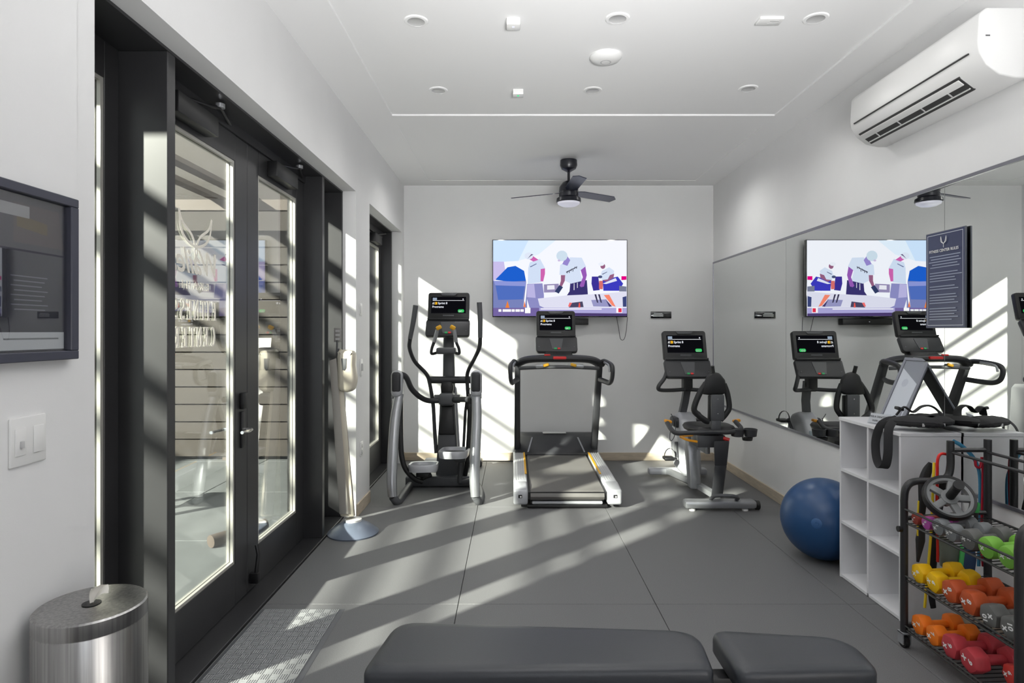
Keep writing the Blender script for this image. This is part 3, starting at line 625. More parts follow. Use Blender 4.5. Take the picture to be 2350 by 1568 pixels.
for ang, pit in ((155, -13), (35, -13), (-85, -13)):
    b = BM(); prism(b, [(.06, -.025), (.12, -.05), (.16, -.06), (.56, -.065), (.62, -.02), (.60, .055), (.16, .055), (.10, .02)], .007)
    R_ = Matrix.Translation((fx, fy, fz(443) + .01)) @ Matrix.Rotation(math.radians(ang), 4, 'Z') @ Matrix.Rotation(math.radians(pit), 4, 'X') @ Matrix.Rotation(-PI / 2, 4, 'X')
    obj('blade', b, M_blade, fn, M=R_)
# ------------------------------------------------------------------ exercise machines
def rrect(w, h, r, n=5, skew=0):
    """rounded rectangle outline centred on 0, skew widens the top"""
    pts = []
    for cx, cy, a in ((w / 2 - r, h / 2 - r, 0), (-w / 2 + r, h / 2 - r, 90), (-w / 2 + r, -h / 2 + r, 180), (w / 2 - r, -h / 2 + r, 270)):
        for k in range(n): t = math.radians(a + 90 * k / (n - 1)); pts.append((cx + r * math.cos(t), cy + r * math.sin(t)))
    return [(x * (1 + skew * y / h), y) for x, y in pts]
TXB = {}
def txt(body, size, M, **k):
    return text_bm(body, size, M, **k)
def console(root, c, Wd=.445, H=.47, tilt=14, yaw=0, down=0):
    """display console; c = centre of the front face; faces -Y, tilted back"""
    M0 = Matrix.Translation(Vector(c)) @ Matrix.Rotation(math.radians(yaw), 4, 'Z')
    B = M0 @ Matrix.Rotation(math.radians(-tilt), 4, 'X')      # local x right, z up, -y towards user
    hs = H * .60; zu = H / 2 - hs / 2
    # upper screen shell: rounded, slightly narrower towards its top
    b = BM(); prism(b, [(x, z + zu) for x, z in rrect(Wd * .95, hs, .025)], .055, bev=.008)
    prism(b, [(x, z + zu) for x, z in rrect(Wd * .6, hs * .75, .03)], .06, Matrix.Translation((0, .05, 0)), bev=.012)
    sh = obj('console_housing', b, M_dark, root, M=B, ang=50)
    # lower keypad shell leans towards the user
    K = B @ Matrix.Translation((0, 0, H / 2 - hs)) @ Matrix.Rotation(math.radians(-16), 4, 'X')
    hl = H - hs
    b = BM(); prism(b, [(x, z - hl / 2) for x, z in rrect(Wd, hl, .03)], .05, Matrix.Translation((0, -.02, 0)), bev=.008)
    obj('keypad_housing', b, M_dk2, sh, M=K, ang=50)
    b = BM(); prism(b, [(-.07, -.035), (.07, -.035), (.045, -hl + .028), (-.045, -hl + .028)], .003, Matrix.Translation((0, -.0235, 0)), bev=.0)
    obj('keypad', b, M_dk3, sh, False, K)
    for x, m in ((-.012, M_green), (.022, M_red)): obj('button', box(BM(), (x - .014, -.029, -hl + .024), (x + .014, -.022, -hl + .044), .003), m, sh, True, K)
    for x in (-Wd * .42, Wd * .42): obj('knob_mark', cbox(BM(), (x, -.0225, -hl + .055), (.012, .003, .012), .002), M_dk3, sh, True, K)
    # ledge with dark slot, brow badge
    obj('reading_ledge', box(BM(), (-Wd * .47, -.035, H / 2 - hs - .006), (Wd * .47, .0, H / 2 - hs + .014), .005), M_dark, sh, True, B)
    b = BM(); prism(b, [(-.085, H / 2 - .008), (.085, H / 2 - .008), (.065, H / 2 - .034), (-.065, H / 2 - .034)], .008, Matrix.Translation((0, -.008, 0)), bev=.002)
    obj('brow_badge', b, M_dk3, sh, True, B)
    obj('lower_badge', box(BM(), (-.055, -.003, zu - hs * .36), (.055, .001, zu - hs * .36 + .012), .002), M_dk3, sh, True, B)
    # lit display
    sw, sh_ = Wd * .80, hs * .60; sz = zu + .012
    D = B @ Matrix.Translation((0, -.0012, sz)) @ Matrix.Rotation(PI / 2, 4, 'X')
    a = [(srgb(30, 31, 36), [(-sw / 2, -sh_ / 2), (sw / 2, -sh_ / 2), (sw / 2, sh_ / 2), (-sw / 2, sh_ / 2)]), (srgb(12, 12, 16), [(-sw / 2 + .002, -sh_ / 2 + .002), (sw / 2 - .002, -sh_ / 2 + .002), (sw / 2 - .002, sh_ / 2 - .002), (-sw / 2 + .002, sh_ / 2 - .002)]),
         (srgb(150, 165, 185), [(-sw * .46, sh_ * .30), (-sw * .34, sh_ * .30), (-sw * .34, sh_ * .44), (-sw * .46, sh_ * .44)]),
         (srgb(215, 215, 220), [(-sw * .46, sh_ * .255), (sw * .45, sh_ * .255), (sw * .45, sh_ * .285), (-sw * .46, sh_ * .285)]),
         (srgb(225, 225, 235), [(sw * .40, sh_ * .32), (sw * .43, sh_ * .32), (sw * .43, sh_ * .39), (sw * .40, sh_ * .39)]),
         (srgb(225, 225, 225), [(-sw * .47, sh_ * .04), (-sw * .41, sh_ * .04), (-sw * .40, sh_ * .17), (-sw * .455, sh_ * .17)]),
         (srgb(245, 185, 40), [(-sw * .40, sh_ * .03), (-sw * .33, sh_ * .03), (-sw * .33, sh_ * .18), (-sw * .40, sh_ * .18)]),
         (srgb(60, 200, 105), circ(sw * .30, -sh_ * .36, sw * .03, sh_ * .09, 12)), (srgb(60, 200, 105), [(sw * .30, -sh_ * .45), (sw * .42, -sh_ * .45), (sw * .42, -sh_ * .27), (sw * .30, -sh_ * .27)]), (srgb(60, 200, 105), circ(sw * .42, -sh_ * .36, sw * .03, sh_ * .09, 12))]
    art('display', a, D, sh, M_scr, .0002)
    L = D @ Matrix.Translation((0, 0, .0026))
    t = txt('Sprint 8', .030, L @ Matrix.Translation((-sw * .31, sh_ * .05, 0)), bold=.0006); obj('display_text', t, M_txw, sh, False)
    t = txt('Programs', .030, L @ Matrix.Translation((-sw * .47, -sh_ * .17, 0)), bold=.0006); obj('display_text', t, M_txw, sh, False)
    t = txt('SB', .028, L @ Matrix.Translation((-sw * .455, sh_ * .055, 0)), bold=.0006); obj('display_text', t, M_dark, sh, False)
    t = txt('GO', .024, L @ Matrix.Translation((sw * .29, -sh_ * .43, 0)), bold=.0008); obj('display_text', t, M_inkw, sh, False)
    return B

# ---- elliptical
el = thing('elliptical_trainer', 'elliptical trainer with silver side tubes left of the treadmill', 'elliptical', (-.66, 5.85, 0))
console(el, P(1029, 724, 6.12), .437, .475, 12)
# central mast and shrouds
b = BM(); hull(b, [P(1015, 905, 6.10), P(1044, 905, 6.10), P(1044, 905, 6.10) + Vector((0, .10, 0)), P(1015, 905, 6.10) + Vector((0, .10, 0))], [P(1017, 772, 6.16), P(1041, 772, 6.16), P(1041, 772, 6.16) + Vector((0, .07, 0)), P(1017, 772, 6.16) + Vector((0, .07, 0))], .015)
obj('mast', b, M_dk3, el, ang=50)
b = BM(); hull(b, [P(1000, 1096, 5.92), P(1053, 1096, 5.92), P(1053, 1096, 6.45) , P(1000, 1096, 6.45)], [P(1011, 900, 6.02), P(1042, 900, 6.02), P(1046, 900, 6.3), P(1012, 900, 6.3)], .02)
obj('drive_shroud', b, M_dk3, el, ang=50)
b = BM(); hull(b, [P(1006, 998, 5.95), P(1045, 998, 5.95), P(1045, 998, 6.0), P(1006, 998, 6.0)], [P(1013, 932, 5.985), P(1040, 932, 5.985), P(1040, 932, 6.03), P(1013, 932, 6.03)], .012)
obj('shroud_insert', b, M_dark, el, ang=50)
b = BM(); hull(b, [P(1040, 1060, 6.12), P(1056, 1030, 6.12), P(1056, 1030, 6.4), P(1040, 1060, 6.4)], [P(1040, 880, 6.12), P(1048, 890, 6.12), P(1048, 890, 6.4), P(1040, 880, 6.4)], .012)
hub = P(1024, 917, 5.92)
obj('side_shroud', b, M_silv2, el, ang=50)
b = BM(); box(b, hub - Vector((.075, .02, .06)), hub + Vector((.075, .14, .06)), .03, 3); tube(b, [hub + Vector((-.12, .05, 0)), hub + Vector((.13, .05, 0))], .042, 16)
obj('pivot_hub', b, M_dk3, el)
b = BM(); prism(b, [(-.055, -.07), (.055, -.07), (.07, .02), (.045, .09), (-.045, .09), (-.06, .02)], .05, Matrix.Translation(P(1025, 893, 5.97)), .015); obj('hub_cap', b, M_dark, el)
# cross bar
b = BM(); tube(b, [P(982, 872, 6.0), P(1081, 872, 6.0)], .036, 16); obj('cross_bar', b, M_dk2, el)
# moving handles: grip and arm
for pts, g in (([(954, 701, 5.62), (949, 735, 5.64), (941, 778, 5.66)], [(941, 778, 5.66), (940, 800, 5.7), (952, 830, 5.8), (978, 858, 5.92), (986, 880, 5.97), (994, 930, 6.0), (997, 980, 6.0), (1001, 1040, 5.98)]),
               ([(1100, 694, 5.62), (1102, 735, 5.64), (1102, 775, 5.66)], [(1102, 775, 5.66), (1100, 798, 5.7), (1088, 825, 5.8), (1075, 850, 5.92), (1072, 872, 5.97), (1076, 930, 6.0), (1078, 980, 6.0), (1076, 1045, 5.98)])):
    a_ = obj('handle_arm', tube(BM(), [P(*q) for q in g], .019, 12, smooth=5), M_dk2, el)
    obj('hand_grip', tube(BM(), [P(*q) for q in pts], [.024, .0235, .021], 12, smooth=4), M_dk3, a_)
# fixed inner handles with pulse sensors
for s, g in ((-1, [(1004, 757, 5.88), (996, 785, 5.9), (991, 800, 5.92), (991, 812, 5.95), (1008, 808, 6.05)]), (1, [(1042, 757, 5.88), (1047, 785, 5.9), (1053, 800, 5.92), (1053, 812, 5.95), (1040, 808, 6.05)])):
    a_ = obj('fixed_handle', tube(BM(), [P(*q) for q in g], .015, 12, smooth=5), M_dk2, el)
    obj('pulse_grip', tube(BM(), [P(*g[0]), P(*g[1])], .0185, 12), M_silver, a_)
    p = P(g[0][0] + 2 * s * -1, g[0][1] - 5, g[0][2] - .01)
    obj('pulse_sensor', cbox(BM(), p + Vector((.004 * -s, 0, 0)), (.055, .035, .04), .012, (.2, s * .5, 0)), M_yel, a_)
b = BM(); p = P(1023, 806, 5.98); box(b, p - Vector((.09, .06, .03)), p + Vector((.10, .10, .035)), .02, 3); obj('bottle_shelf', b, M_dk3, el)
# silver side loops, caps and rear pivots
for pts in ([(916, 905, 5.55), (907, 960, 5.46), (902, 1030, 5.36), (899, 1100, 5.28), (901, 1140, 5.26), (913, 1153, 5.30), (926, 1135, 5.52), (941, 1114, 5.80)],
            [(1093, 905, 5.55), (1094, 960, 5.46), (1091, 1030, 5.36), (1089, 1100, 5.28), (1091, 1140, 5.26), (1100, 1153, 5.30), (1104, 1135, 5.52), (1095, 1114, 5.80)]):
    a_ = obj('side_rail', tube(BM(), [P(*q) for q in pts[:5]], [.042, .045, .046, .044, .040], 14, smooth=5), M_silver, el)
    obj('rear_foot', tube(BM(), [P(*q) for q in pts[4:]], [.036, .034, .034, .034], 14, smooth=5), M_dk3, el)
for cx in (912, 1093):
    p = P(cx, 878, 5.55); b = BM(); box(b, p - Vector((.052, .075, .13)), p + Vector((.052, .075, .11)), .045, 4, None); a_ = obj('pivot_cover', b, M_silv2, el)
    b = BM(); box(b, p - Vector((.042, .080, .09)), p + Vector((.042, -.02, .10)), .035, 4); obj('cover_face', b, M_dk2, a_)
    obj('rim', tube(BM(), [p + Vector((-.05, 0, -.125)), p + Vector((.05, 0, -.125))], .022, 12), M_silver, a_)
b = BM(); tube(b, [P(918, 858, 5.56), P(932, 866, 5.6), P(945, 893, 5.68), P(965, 912, 5.8), P(985, 920, 5.9), P(1010, 919, 5.95)], .026, 12, smooth=6); obj('link_arm', b, M_dk2, el)
b = BM(); tube(b, [P(1084, 917, 5.62), P(1062, 917, 5.8), P(1040, 918, 5.93)], .026, 12, smooth=5); obj('link_arm', b, M_dk2, el)
b = BM(); tube(b, [P(919, 905, 5.58), P(919, 980, 5.55), P(921, 1040, 5.52), P(930, 1075, 5.52), P(950, 1098, 5.55), P(968, 1106, 5.6)], .024, 12, smooth=6); obj('pedal_arm', b, M_dark, el)
b = BM(); tube(b, [P(1079, 905, 5.75), P(1077, 980, 5.8), P(1072, 1060, 5.85), P(1066, 1100, 5.9)], .022, 12, smooth=6); tube(b, [P(1076, 890, 6.02), P(1068, 945, 6.0), P(1062, 1060, 5.9), P(1060, 1100, 5.88)], .014, 8); obj('pedal_arm', b, M_dark, el)
def pedal(c, w, l, yaw, pitch):
    M = Matrix.Translation(Vector(c)) @ Matrix.Rotation(math.radians(yaw), 4, 'Z') @ Matrix.Rotation(math.radians(pitch), 4, 'X')
    t = BM(); O = rrect(w, l, w * .38, 6); n = len(O); R = []
    for k, z in ((.94, -.055), (1.0, .0), (.97, .012), (.86, .008), (.80, -.022), (.1, -.024)): R.append([t.verts.new((x * k, y * k, z)) for x, y in O])
    t.faces.new(R[0][::-1]); t.faces.new(R[-1])
    for A_, B_ in zip(R, R[1:]):
        for i in range(n): t.faces.new((A_[i], A_[(i + 1) % n], B_[(i + 1) % n], B_[i]))
    o = obj('pedal', t, M_silv2, el, M=M, ang=50)
    t = BM(); vs_ = [t.verts.new((x * .79, y * .79, -.0205)) for x, y in O]; t.faces.new(vs_); vs2 = [t.verts.new((x * .79, y * .79, -.0215)) for x, y in O]; t.faces.new(vs2[::-1])
    for i in range(n): t.faces.new((vs_[i], vs2[i], vs2[(i + 1) % n], vs_[(i + 1) % n]))
    obj('tread_pad', t, M_dk2, o, False, M)
pedal(P(973, 1066, 5.66), .27, .44, 4, -7); pedal(P(1043, 1034, 5.72), .27, .42, -2, -4)
b = BM(); tube(b, [P(965, 1100, 5.66), P(990, 1090, 5.66)], .02, 10); cbox(b, P(973, 1085, 5.66), (.12, .2, .04), .01); obj('pedal_bracket', b, M_dark, el)
b = BM(); tube(b, [P(1057, 1060, 5.72), P(1055, 1108, 5.7)], .022, 12); tube(b, [P(1055, 1108, 5.7), P(1078, 1104, 5.8)], .026, 12); cbox(b, P(1057, 1052, 5.72), (.10, .16, .05), .01); obj('crank_arm', b, M_dk2, el)
b = BM(); box(b, (P(930, 0, 5.85).x, 5.84, .004), (P(1098, 0, 5.85).x, 6.02, .105), .02, 3); obj('base_crossbar', b, M_dk3, el)
b = BM(); box(b, (-.80, 6.02, .004), (-.52, 6.85, .10), .02, 2); box(b, (-.98, 6.7, .003), (-.34, 6.86, .08), .02, 2); obj('front_base', b, M_dk2, el)

# ---- treadmill
tm = thing('treadmill', 'treadmill with grey deck and yellow side stripes in front of the television', 'treadmill', (.46, 6.0, 0))
console(tm, P(1276, 763, 6.32), .425, .465, 14)
TXc = .462
for s in (-1, 1):
    xo = TXc + s * .458; xi = TXc + s * .335
    xa, xb = sorted((xo, xi))
    b = BM(); hull(b, [(xa, 5.13, .035), (xb, 5.13, .035), (xb, 5.13, .165), (xa, 5.13, .165)], [(xa, 5.36, .035), (xb, 5.36, .035), (xb, 5.36, .185), (xa, 5.36, .185)], .018)
    ec = obj('end_cap', b, M_silv2, tm, ang=50)
    obj('cap_badge', box(BM(), (TXc + s * .40 - .016, 5.127, .095), (TXc + s * .40 + .016, 5.131, .122), .002), M_dark, ec)
    obj('cap_badge_mark', box(BM(), (TXc + s * .40 - .002, 5.1255, .100), (TXc + s * .40 + .011, 5.128, .112), .001), M_inkw, ec)
    b = BM(); hull(b, [(xa, 5.36, .04), (xb, 5.36, .04), (xb, 5.36, .175), (xa, 5.36, .175)], [(xa, 6.56, .06), (xb, 6.56, .06), (xb, 6.56, .205), (xa, 6.56, .205)], .012)
    sr = obj('side_rail', b, M_silv2, tm, ang=50)
    for k in range(5):
        x = xa + .018 + k * .02
        obj('tread_strip', hull(BM(), [(x, 5.40 + .02 * k, .1755), (x + .007, 5.40 + .02 * k, .1755), (x + .007, 5.40 + .02 * k, .179), (x, 5.40 + .02 * k, .179)], [(x, 6.52, .2035), (x + .007, 6.52, .2035), (x + .007, 6.52, .2075), (x, 6.52, .2075)]), M_plast2, sr, False)
    x = xi + s * .008
    obj('yellow_stripe', hull(BM(), [(x - .009, 5.62, .183), (x + .009, 5.62, .183), (x + .009, 5.62, .189), (x - .009, 5.62, .189)], [(x - .009, 6.50, .204), (x + .009, 6.50, .204), (x + .009, 6.50, .2095), (x - .009, 6.50, .2095)]), M_yel, sr, False)
    # upright
    xu = TXc + s * .415
    b = BM(); hull(b, [(xu - .032, 6.55, .20), (xu + .032, 6.55, .20), (xu + .032, 6.68, .20), (xu - .032, 6.68, .20)], [(xu - .028, 6.13, 1.165), (xu + .028, 6.13, 1.165), (xu + .028, 6.22, 1.165), (xu - .028, 6.22, 1.165)], .01)
    obj('upright', b, M_dk2, tm, ang=50)
    # handrail loop
    xh = TXc + s * .452
    b = BM(); tube(b, [(xu, 6.22, 1.17), (xh, 6.12, 1.195), (xh + s * .02, 5.95, 1.185), (xh + s * .035, 5.84, 1.165), (xh + s * .035, 5.80, 1.12), (xh + s * .03, 5.82, 1.04), (xh + s * .02, 5.90, 1.0), (xh, 6.05, 1.0), (xu, 6.17, 1.01)], .026, 12, smooth=5, flat=(1, .8))
    hr = obj('handrail', b, M_dk2, tm)
    obj('rail_inlay', tube(BM(), [(xh + s * .012 - s * .024, 6.02, 1.19), (xh + s * .03 - s * .024, 5.86, 1.17), (xh + s * .03 - s * .02, 5.83, 1.11)], .011, 8, smooth=4), M_silver, hr)
# belt and deck
b = BM(); hull(b, [(TXc - .335, 5.165, .075), (TXc + .335, 5.165, .075), (TXc + .335, 5.165, .135), (TXc - .335, 5.165, .135)], [(TXc - .335, 6.5, .09), (TXc + .335, 6.5, .09), (TXc + .335, 6.5, .172), (TXc - .335, 6.5, .172)]); obj('deck', b, M_dark, tm, False)
b = BM()
sec = [(5.21, .142), (5.18, .137), (5.155, .12), (5.147, .10), (5.155, .08), (5.18, .062), (5.21, .058)]
top = [(6.52, .180)] + sec + [(6.52, .10)]
loopA = [(TXc - .312, y, z) for y, z in top]; loopB = [(TXc + .312, y, z) for y, z in top]
vA = [b.verts.new(p) for p in loopA]; vB = [b.verts.new(p) for p in loopB]; b.faces.new(vA); b.faces.new(vB[::-1])
for i in range(len(vA)): b.faces.new((vA[i], vB[i], vB[(i + 1) % len(vA)], vA[(i + 1) % len(vA)]))
obj('running_belt', b, M_belt, tm, ang=40)
# motor hood
b = BM(); X0_, X1_ = TXc - .445, TXc + .445
pts = [(6.48, .19), (6.50, .212), (6.70, .33), (6.78, .365), (6.90, .36), (6.96, .30), (6.96, .05), (6.55, .05)]
prism(b, [(y, z) for y, z in pts], X1_ - X0_, Matrix.Translation((X1_, 0, 0)) @ Matrix.Rotation(PI / 2, 4, 'Z'), .014); obj('motor_hood', b, M_dk2, tm, ang=50)
for s in (-1, 1):
    x = TXc + s * .30
    obj('hood_trim', hull(BM(), [(x - .008, 6.495, .211), (x + .008, 6.495, .211), (x + .008, 6.495, .216), (x - .008, 6.495, .216)], [(x - s * .05 - .008, 6.695, .330), (x - s * .05 + .008, 6.695, .330), (x - s * .05 + .008, 6.695, .335), (x - s * .05 - .008, 6.695, .335)]), M_silver, tm, False)
obj('hood_handle', box(BM(), (TXc - .13, 6.76, .362), (TXc + .13, 6.84, .372), .004), M_plast2, tm)
b = BM(); box(b, (TXc - .34, 5.15, .004), (TXc + .34, 5.20, .03), .008); box(b, (TXc - .31, 5.2, .02), (TXc - .26, 6.9, .05)); box(b, (TXc + .26, 5.2, .02), (TXc + .31, 6.9, .05)); box(b, (TXc - .36, 6.8, .003), (TXc + .36, 6.9, .05)); obj('under_frame', b, M_dark, tm)
obj('rear_crossbar', box(BM(), (TXc - .30, 5.17, .03), (TXc + .30, 5.20, .055), .008), M_silv2, tm)
# dash with grip bar
b = BM(); tube(b, [(TXc - .43, 6.20, 1.16), (TXc - .30, 6.13, 1.215), (TXc, 6.09, 1.225), (TXc + .30, 6.13, 1.215), (TXc + .43, 6.20, 1.16)], .05, 14, smooth=6, flat=(.75, 1.4)); obj('dash', b, M_dk2, tm)
b = BM(); tube(b, [(TXc - .40, 6.12, 1.125), (TXc - .2, 6.04, 1.14), (TXc, 6.02, 1.145), (TXc + .2, 6.04, 1.14), (TXc + .40, 6.12, 1.125)], .018, 12, smooth=5); obj('grip_bar', b, M_dk3, tm)
for s in (-1, 1):
    obj('pulse_plate', cbox(BM(), (TXc + s * .17, 6.035, 1.155), (.14, .05, .04), .015, (0, s * .06, 0)), M_silver, tm)
    obj('pulse_sensor', cbox(BM(), (TXc + s * .135, 6.008, 1.165), (.06, .03, .03), .010, (0, s * .3, 0)), M_yel, tm)
obj('stop_switch', cbox(BM(), (TXc, 6.02, 1.235), (.13, .045, .028), .008), M_red, tm)
obj('stop_tab', cbox(BM(), (TXc - .12, 6.06, 1.262), (.06, .03, .016), .004), M_red, tm)
b = BM(); hull(b, [(TXc - .15, 6.10, 1.22), (TXc + .15, 6.10, 1.22), (TXc + .15, 6.25, 1.2), (TXc - .15, 6.25, 1.2)], [(TXc - .13, 6.26, 1.33), (TXc + .13, 6.26, 1.33), (TXc + .13, 6.34, 1.33), (TXc - .13, 6.34, 1.33)], .012); obj('console_neck', b, M_dark, tm, ang=50)

# ---- recumbent bike
bk = thing('recumbent_bike', 'recumbent exercise bike with black seat in the back right corner', 'exercise bike', (1.70, 5.6, 0))
console(bk, P(1574, 815, 5.93), .45, .485, 14, yaw=3)
b = BM(); tube(b, [P(1562, 965, 6.12), P(1572, 920, 6.08), P(1579, 876, 6.02)], .040, 4, flat=(1.15, .95)); obj('console_mast', b, M_dk3, bk, ang=50)
p = P(1577, 882, 5.98); b = BM(); box(b, p - Vector((.045, .05, .07)), p + Vector((.045, .06, .07)), .02, 3); obj('mast_clamp', b, M_dark, bk)
b = BM(); tube(b, [P(1531, 850, 5.86), P(1525, 868, 5.84), P(1512, 886, 5.82), P(1514, 895, 5.84), P(1540, 896, 5.92), P(1577, 894, 5.95), P(1614, 896, 5.92), P(1640, 895, 5.84), P(1642, 886, 5.82), P(1634, 868, 5.84), P(1628, 850, 5.86)], .019, 12, smooth=5); obj('handlebar', b, M_dk2, bk)
# body shroud
b = BM(); c = P(1578, 1050, 6.0)
prism(b, [(5.80, .12), (5.86, .10), (6.22, .12), (6.34, .30), (6.32, .52), (6.22, .66), (6.08, .70), (5.98, .66), (5.90, .50), (5.82, .30)], .17, Matrix.Translation((c.x + .085, 0, 0)) @ Matrix.Rotation(PI / 2, 4, 'Z'), .035); obj('drive_shroud', b, M_silv2, bk, ang=50)
b = BM(); prism(b, [(5.78, .13), (5.84, .10), (5.94, .12), (5.98, .52), (5.92, .54), (5.84, .34)], .11, Matrix.Translation((c.x + .05, -.015, 0)) @ Matrix.Rotation(PI / 2, 4, 'Z'), .02); obj('shroud_panel', b, mat('pale_blue_plastic', (.42, .50, .55), .35), bk, ang=50)
b = BM(); p = P(1562, 968, 6.1); box(b, p - Vector((.09, .10, .05)), p + Vector((.11, .10, .05)), .03, 3); obj('mast_boot', b, M_dk2, bk)
# pedals on their cranks
for px, py, s, Y in ((1538, 1052, -1, 5.98), (1600, 965, 1, 6.2)):
    p = P(px, py, Y); hubp = Vector((c.x + s * .10, 6.05, .40))
    cr = obj('crank', tube(BM(), [hubp, Vector((c.x + s * .11, p.y + .02, p.z + .01)), ], .016, 10), M_dk3, bk)
    b = BM(); cbox(b, p + Vector((s * .015, 0, 0)), (.10, .12, .03), .01); tube(b, [Vector((c.x + s * .11, p.y, p.z)), p], .009, 8); obj('pedal', b, M_dark, bk)
    obj('pedal_strap', tube(BM(), [p + Vector((.055 * math.cos(t), 0.01, .01 + .085 * math.sin(t))) for t in [PI * k / 8 for k in range(9)]], .009, 6, flat=(.3, 1.6)), M_dark, bk)
# frame: front stabiliser, beam, posts, rear stabiliser
b = BM(); box(b, (1.40, 6.26, .02), (2.0, 6.36, .085), .02, 2); obj('front_stabilizer', b, M_silv2, bk)
b = BM(); tube(b, [(1.60, 6.26, .06), (1.69, 5.75, .08), (1.74, 5.20, .09)], .035, 4, flat=(.9, 1.2)); obj('main_beam', b, M_silver, bk, ang=50)
b = BM(); hull(b, [(1.62, 5.55, .06), (1.72, 5.55, .06), (1.72, 5.66, .06), (1.62, 5.66, .06)], [(1.60, 5.62, .56), (1.70, 5.62, .56), (1.70, 5.75, .56), (1.60, 5.75, .56)], .012); obj('seat_column', b, M_silver, bk, ang=50)
b = BM(); hull(b, [P(1632, 1142, 5.2) , P(1658, 1142, 5.2), P(1658, 1142, 5.32), P(1632, 1142, 5.32)], [P(1640, 1068, 5.16), P(1668, 1068, 5.16), P(1668, 1068, 5.27), P(1640, 1068, 5.27)], .01)
hull(b, [P(1640, 1070, 5.16), P(1668, 1070, 5.16), P(1668, 1070, 5.27), P(1640, 1070, 5.27)], [P(1638, 1012, 5.14), P(1674, 1012, 5.14), P(1674, 1012, 5.26), P(1638, 1012, 5.26)], .01); obj('rear_post', b, M_dk2, bk, ang=50)
b = BM(); box(b, (1.432, 5.06, .022), (2.03, 5.17, .085), .02, 2); rs = obj('rear_stabilizer', b, M_silver, bk)
for x in (1.50, 1.94): obj('levelling_foot', lathe(BM(), [(.001, 0), (.026, 0), (.026, .012), (.012, .024), (.001, .024)], (x, 5.10, 0), 14), M_plast, rs)
obj('transport_wheel', tube(BM(), [(2.035, 5.12, .04), (2.065, 5.12, .04)], .038, 16), M_dark, rs)
b = BM(); tube(b, [(1.66, 5.12, .09), (1.68, 5.05, .135), (1.80, 5.03, .14), (1.86, 5.05, .12), (1.87, 5.10, .09)], .016, 10, smooth=4); obj('lift_handle', b, M_dk3, rs)
# seat
b = BM(); t = BM(); O = rrect(.42, .40, .13, 6); R = []
for k, z in ((.7, -.04), (.95, -.025), (1, .0), (.93, .022), (.6, .03), (.05, .03)): R.append([t.verts.new((x * k, y * k, z)) for x, y in O])
t.faces.new(R[0][::-1]); t.faces.new(R[-1])
for A_, B_ in zip(R, R[1:]):
    for i in range(len(O)): t.faces.new((A_[i], A_[(i + 1) % len(O)], B_[(i + 1) % len(O)], B_[i]))
merge(b, t, Matrix.Translation(P(1626, 980, 5.42))); obj('seat', b, M_dark, bk, ang=60)
SB = P(1634, 905, 5.22)
def sb(x, y): return ((x - 1634) * 5.22 / F, (905 - y) * 5.22 / F)
b = BM()
prism(b, [sb(*q) for q in ((1611, 905), (1617, 880), (1624, 862), (1637, 853), (1652, 857), (1664, 872), (1670, 900), (1658, 906), (1628, 907))], .05, Matrix.Translation((SB.x, SB.y - .01, SB.z)), .015)
hull(b, [Vector((SB.x, SB.y, SB.z)) + Vector((sb(1627, 0)[0], 0, sb(0, 908)[1])), SB + Vector((sb(1660, 0)[0], 0, sb(0, 908)[1])), SB + Vector((sb(1660, 0)[0], .04, sb(0, 908)[1])), SB + Vector((sb(1627, 0)[0], .04, sb(0, 908)[1]))],
     [SB + Vector((sb(1626, 0)[0], 0, sb(0, 968)[1])), SB + Vector((sb(1660, 0)[0], 0, sb(0, 968)[1])), SB + Vector((sb(1660, 0)[0], .04, sb(0, 968)[1])), SB + Vector((sb(1626, 0)[0], .04, sb(0, 968)[1]))], .01)
bp = obj('backrest', b, M_dark, bk, ang=50)
def sbl(l): return [SB + Vector((sb(x, y)[0], .015, sb(x, y)[1])) for x, y in l]
b = BM(); tube(b, sbl([(1622, 880), (1606, 905), (1594, 938), (1602, 952), (1620, 966), (1628, 968)]), .026, 10, smooth=5, flat=(1, .8)); tube(b, sbl([(1663, 882), (1671, 905), (1675, 935), (1668, 950), (1655, 965)]), .024, 10, smooth=5, flat=(1, .8)); obj('backrest_frame', b, M_dark, bk)
b = BM(); box(b, SB + Vector((sb(1629, 0)[0], -.045, sb(0, 965)[1])), SB + Vector((sb(1659, 0)[0], -.005, sb(0, 905)[1])), .012, 2); box(b, SB + Vector((sb(1630, 0)[0], -.04, sb(0, 992)[1])), SB + Vector((sb(1652, 0)[0], .0, sb(0, 962)[1])), .01, 2); obj('back_bracket', b, M_dk3, bk)
obj('head_knob', tube(BM(), [SB + Vector((.01, .0, sb(0, 856)[1])), SB + Vector((.0, -.01, sb(0, 840)[1]))], .016, 10), M_dark, bk)
for zz in (915, 948): obj('bolt', tube(BM(), [SB + Vector((.035, -.047, sb(0, zz)[1])), SB + Vector((.035, -.044, sb(0, zz)[1]))], .005, 8), M_chrome, bk)
